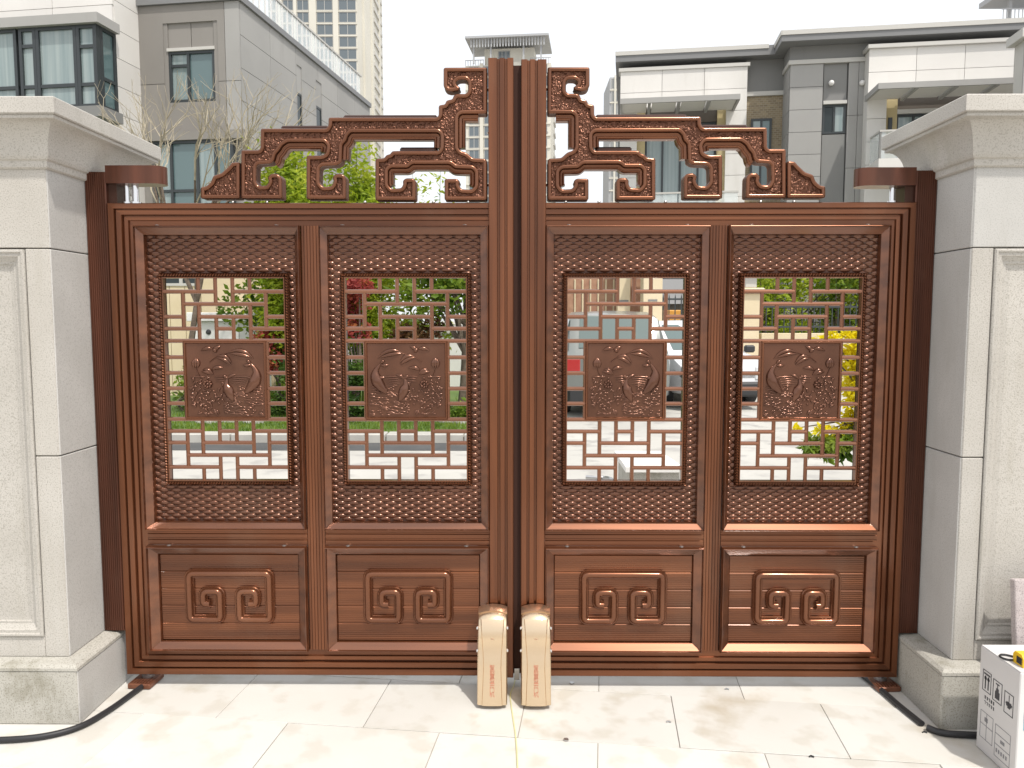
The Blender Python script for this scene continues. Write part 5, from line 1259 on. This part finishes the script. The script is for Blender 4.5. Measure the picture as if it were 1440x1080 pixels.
# ------------------------------------------------------------------ cars
M['tyre'] = mat('tyre_rubber', (.02, .02, .021), .8); M['rim'] = mat('alloy_rim', (.5, .5, .52), .25, .9)
M['tail'] = mat('tail_lamp', (.38, .025, .025), .2, 0, .8); M['head'] = mat('head_lamp', (.6, .62, .64), .1, 0, .9); M['carglass'] = glass('car_glass', (.09, .13, .125), .04)
M['silver'] = mat('silver_paint', (.19, .205, .195), .3, .3, .6, coat=.6); M['whitecar'] = mat('white_car_paint', (.74, .75, .77), .3, 0, .6, coat=.6); M['plastic'] = mat('black_plastic', (.025, .026, .028), .5); M['plate'] = mat('plate_blue', (.03, .10, .42), .4)
def car(name, label, loc, rz, paint, st, glass_rng, wheels_y, W):
    """st: stations along the length (y, z_bottom, z_belt, z_roof, half width, half roof width)"""
    p = thing(name, label, 'car', loc, rz); mb = MB(); K = None; secs = []
    for (y, zb, zl, zr, w, wr) in st:
        zr = max(zr, zl + .004); h = [(0, zb), (w * .86, zb), (w * .97, zb + .10), (w, zb + .28), (w * 1.0, zl - .16), (w * .965, zl), (wr + (w - wr) * .08, zr - .07 if zr - zl > .12 else zl + (zr - zl) * .5), (wr * .86, zr - .012 if zr - zl > .1 else zr), (0, zr + .012 if zr - zl > .1 else zr)]
        secs.append((y, h)); K = len(h)
    full = [[(x, y, z) for x, z in h] + [(-x, y, z) for x, z in h[::-1][1:-1]] for y, h in secs]; n = len(full[0])
    vs = [v for f in full for v in f]; fs = []
    for i in range(len(full) - 1):
        for k in range(n): k2 = (k + 1) % n; fs.append((i * n + k, i * n + k2, (i + 1) * n + k2, (i + 1) * n + k))
    fs.append(tuple(range(n))); fs.append(tuple((len(full) - 1) * n + k for k in range(n))[::-1])
    obj('body', mb.add(vs, fs), paint, p, smooth=28, world=False)
    def off(v, d): return (v[0] + d[0], v[1] + d[1], v[2] + d[2])
    def quad(nm, pts, m, d, t=.012):
        P = [Vector(q) for q in pts]; N = (P[1] - P[0]).cross(P[3] - P[0]).normalized()
        if N.dot(Vector(d)) < 0: N = -N
        c = sum(P, Vector()) / 4; P = [c + (q - c) * .93 for q in P]
        return obj(nm, MB().add([q + N * t for q in P] + [q - N * .01 for q in P], [(0, 1, 2, 3), (4, 7, 6, 5), (0, 4, 5, 1), (1, 5, 6, 2), (2, 6, 7, 3), (3, 7, 4, 0)]), m, p, world=False)
    for (i, j) in glass_rng['side']:
        for s in (1, -1):
            a, b, c, d = full[i][5], full[j][5], full[j][6], full[i][6]; quad('side_window', [(s * v[0], v[1], v[2]) for v in (a, b, c, d)], M['carglass'], (s, 0, .2))
    for nm, (i, j), d in (('rear_window', glass_rng['rear'], (0, -1, .6)), ('windscreen', glass_rng['front'], (0, 1, .6))):
        a = full[i]; b = full[j]; quad(nm, [(a[7][0] * 1.0, a[7][1], a[7][2]), (-a[7][0], a[7][1], a[7][2]), (-b[7][0], b[7][1], b[7][2]), (b[7][0], b[7][1], b[7][2])], M['carglass'], d)
    y0, y1 = st[0][0], st[-1][0]
    for (nm, y, dy, m, z) in (('tail_light', y0, -1, 'tail', st[0][2] - .12), ('headlight', y1, 1, 'head', st[-1][2] - .08)):
        for s in (1, -1):
            w = st[0 if dy < 0 else -1][4]
            xs = sorted((s * w * .72, s * (w * .985 + .012))); obj(nm, MB().box(xs[0], xs[1], min(y + dy * .02, y - dy * .22), max(y + dy * .02, y - dy * .22), z - .11, z + .13, .02), M[m], p, world=False)
    for (y, dy, w) in ((y0, -1, st[0][4]), (y1, 1, st[-1][4])):
        obj('bumper', MB().box(-w * .97, w * .97, min(y - dy * .1, y + dy * .06), max(y - dy * .1, y + dy * .06), .24, .50, .04), M['plastic'], p, world=False)
        obj('number_plate', MB().box(-.22, .22, min(y + dy * .061, y + dy * .075), max(y + dy * .061, y + dy * .075), .36, .48), M['plate'], p, world=False)
    rw = .33
    for y in wheels_y:
        for s in (1, -1):
            xo = s * (W / 2 - .10); tv = MB(); N = 24; prf = [(-.105, .22), (-.11, .27), (-.10, .315), (-.06, rw), (.06, rw), (.10, .315), (.11, .27), (.105, .22)]
            vs = []; 
            for k in range(N):
                th = 2 * math.pi * k / N
                for (x, r_) in prf: vs.append((xo + x, y + r_ * math.cos(th), rw + r_ * math.sin(th)))
            m_ = len(prf); fs = [(k * m_ + q, k * m_ + q + 1, ((k + 1) % N) * m_ + q + 1, ((k + 1) % N) * m_ + q) for k in range(N) for q in range(m_ - 1)]
            wh = obj('wheel', tv.add(vs, fs), M['tyre'], p, smooth=40, world=False)
            rm = MB(); x = xo + s * .095
            rm.tube([(x - s * .06, y, rw), (x - s * .05, y, rw)], .225, 20)
            for k in range(10):
                th = 2 * math.pi * k / 10; rm.tube([(x, y + .04 * math.cos(th), rw + .04 * math.sin(th)), (x, y + .215 * math.cos(th), rw + .215 * math.sin(th))], .022, 5)
            rm.tube([(x - s * .02, y, rw), (x + s * .012, y, rw)], .06, 12)
            rr_ = [(x, y + .218 * math.cos(2 * math.pi * k / 20), rw + .218 * math.sin(2 * math.pi * k / 20)) for k in range(21)]; rm.tube(rr_, .016, 5, False)
            obj('rim', rm, M['rim'], wh, smooth=40, world=False)
            ar = [(s * (W / 2 - .005), y + .38 * math.cos(math.pi * k / 12), rw + .38 * math.sin(math.pi * k / 12)) for k in range(13)]; obj('wheel_arch', MB().tube(ar, .05, 6), M['plastic'], p, smooth=50, world=False)
    ym, zm = st[glass_rng['front'][0]][0] - .1, st[glass_rng['front'][0]][2] + .06
    for s in (1, -1): obj('wing_mirror', MB().box(*sorted((s * (W / 2 - .04), s * (W / 2 + .16))), ym - .05, ym + .06, zm - .06, zm + .08, .03), M['plastic'], p, world=False)
    return p
van = [(0, .35, .95, .955, .80, .72), (.06, .28, 1.02, 1.03, .86, .74), (.14, .26, 1.04, 1.10, .88, .74), (.42, .25, 1.05, 1.66, .885, .70), (.9, .24, 1.05, 1.72, .89, .71), (2.0, .24, 1.04, 1.73, .89, .71), (2.9, .24, 1.03, 1.66, .885, .69), (3.75, .25, 1.00, 1.06, .87, .70), (4.4, .27, .88, .90, .83, .72), (4.65, .33, .74, .745, .74, .62)]
car('minivan', 'silver-grey minivan seen from behind through the right leaf', (1.56, 9.2, -.003), R(-1), M['silver'], van, {'side': [(3, 4), (4, 5), (5, 6)], 'rear': (2, 3), 'front': (7, 6)}, (.85, 3.75), 1.78)
suv = [(0, .35, .90, .905, .80, .70), (.08, .28, .98, 1.0, .86, .72), (.5, .26, 1.0, 1.48, .88, .68), (1.1, .25, 1.0, 1.55, .89, .69), (2.0, .25, .99, 1.56, .89, .69), (2.55, .25, .98, 1.50, .885, .68), (3.35, .26, .96, 1.0, .87, .70), (4.1, .28, .88, .90, .84, .72), (4.4, .33, .72, .73, .76, .66)]
car('white_car', 'white car facing the gate beside the minivan', (2.96, 14.6, -.003), R(188), M['whitecar'], suv, {'side': [(2, 3), (3, 4), (4, 5)], 'rear': (1, 2), 'front': (6, 5)}, (.8, 3.5), 1.80)
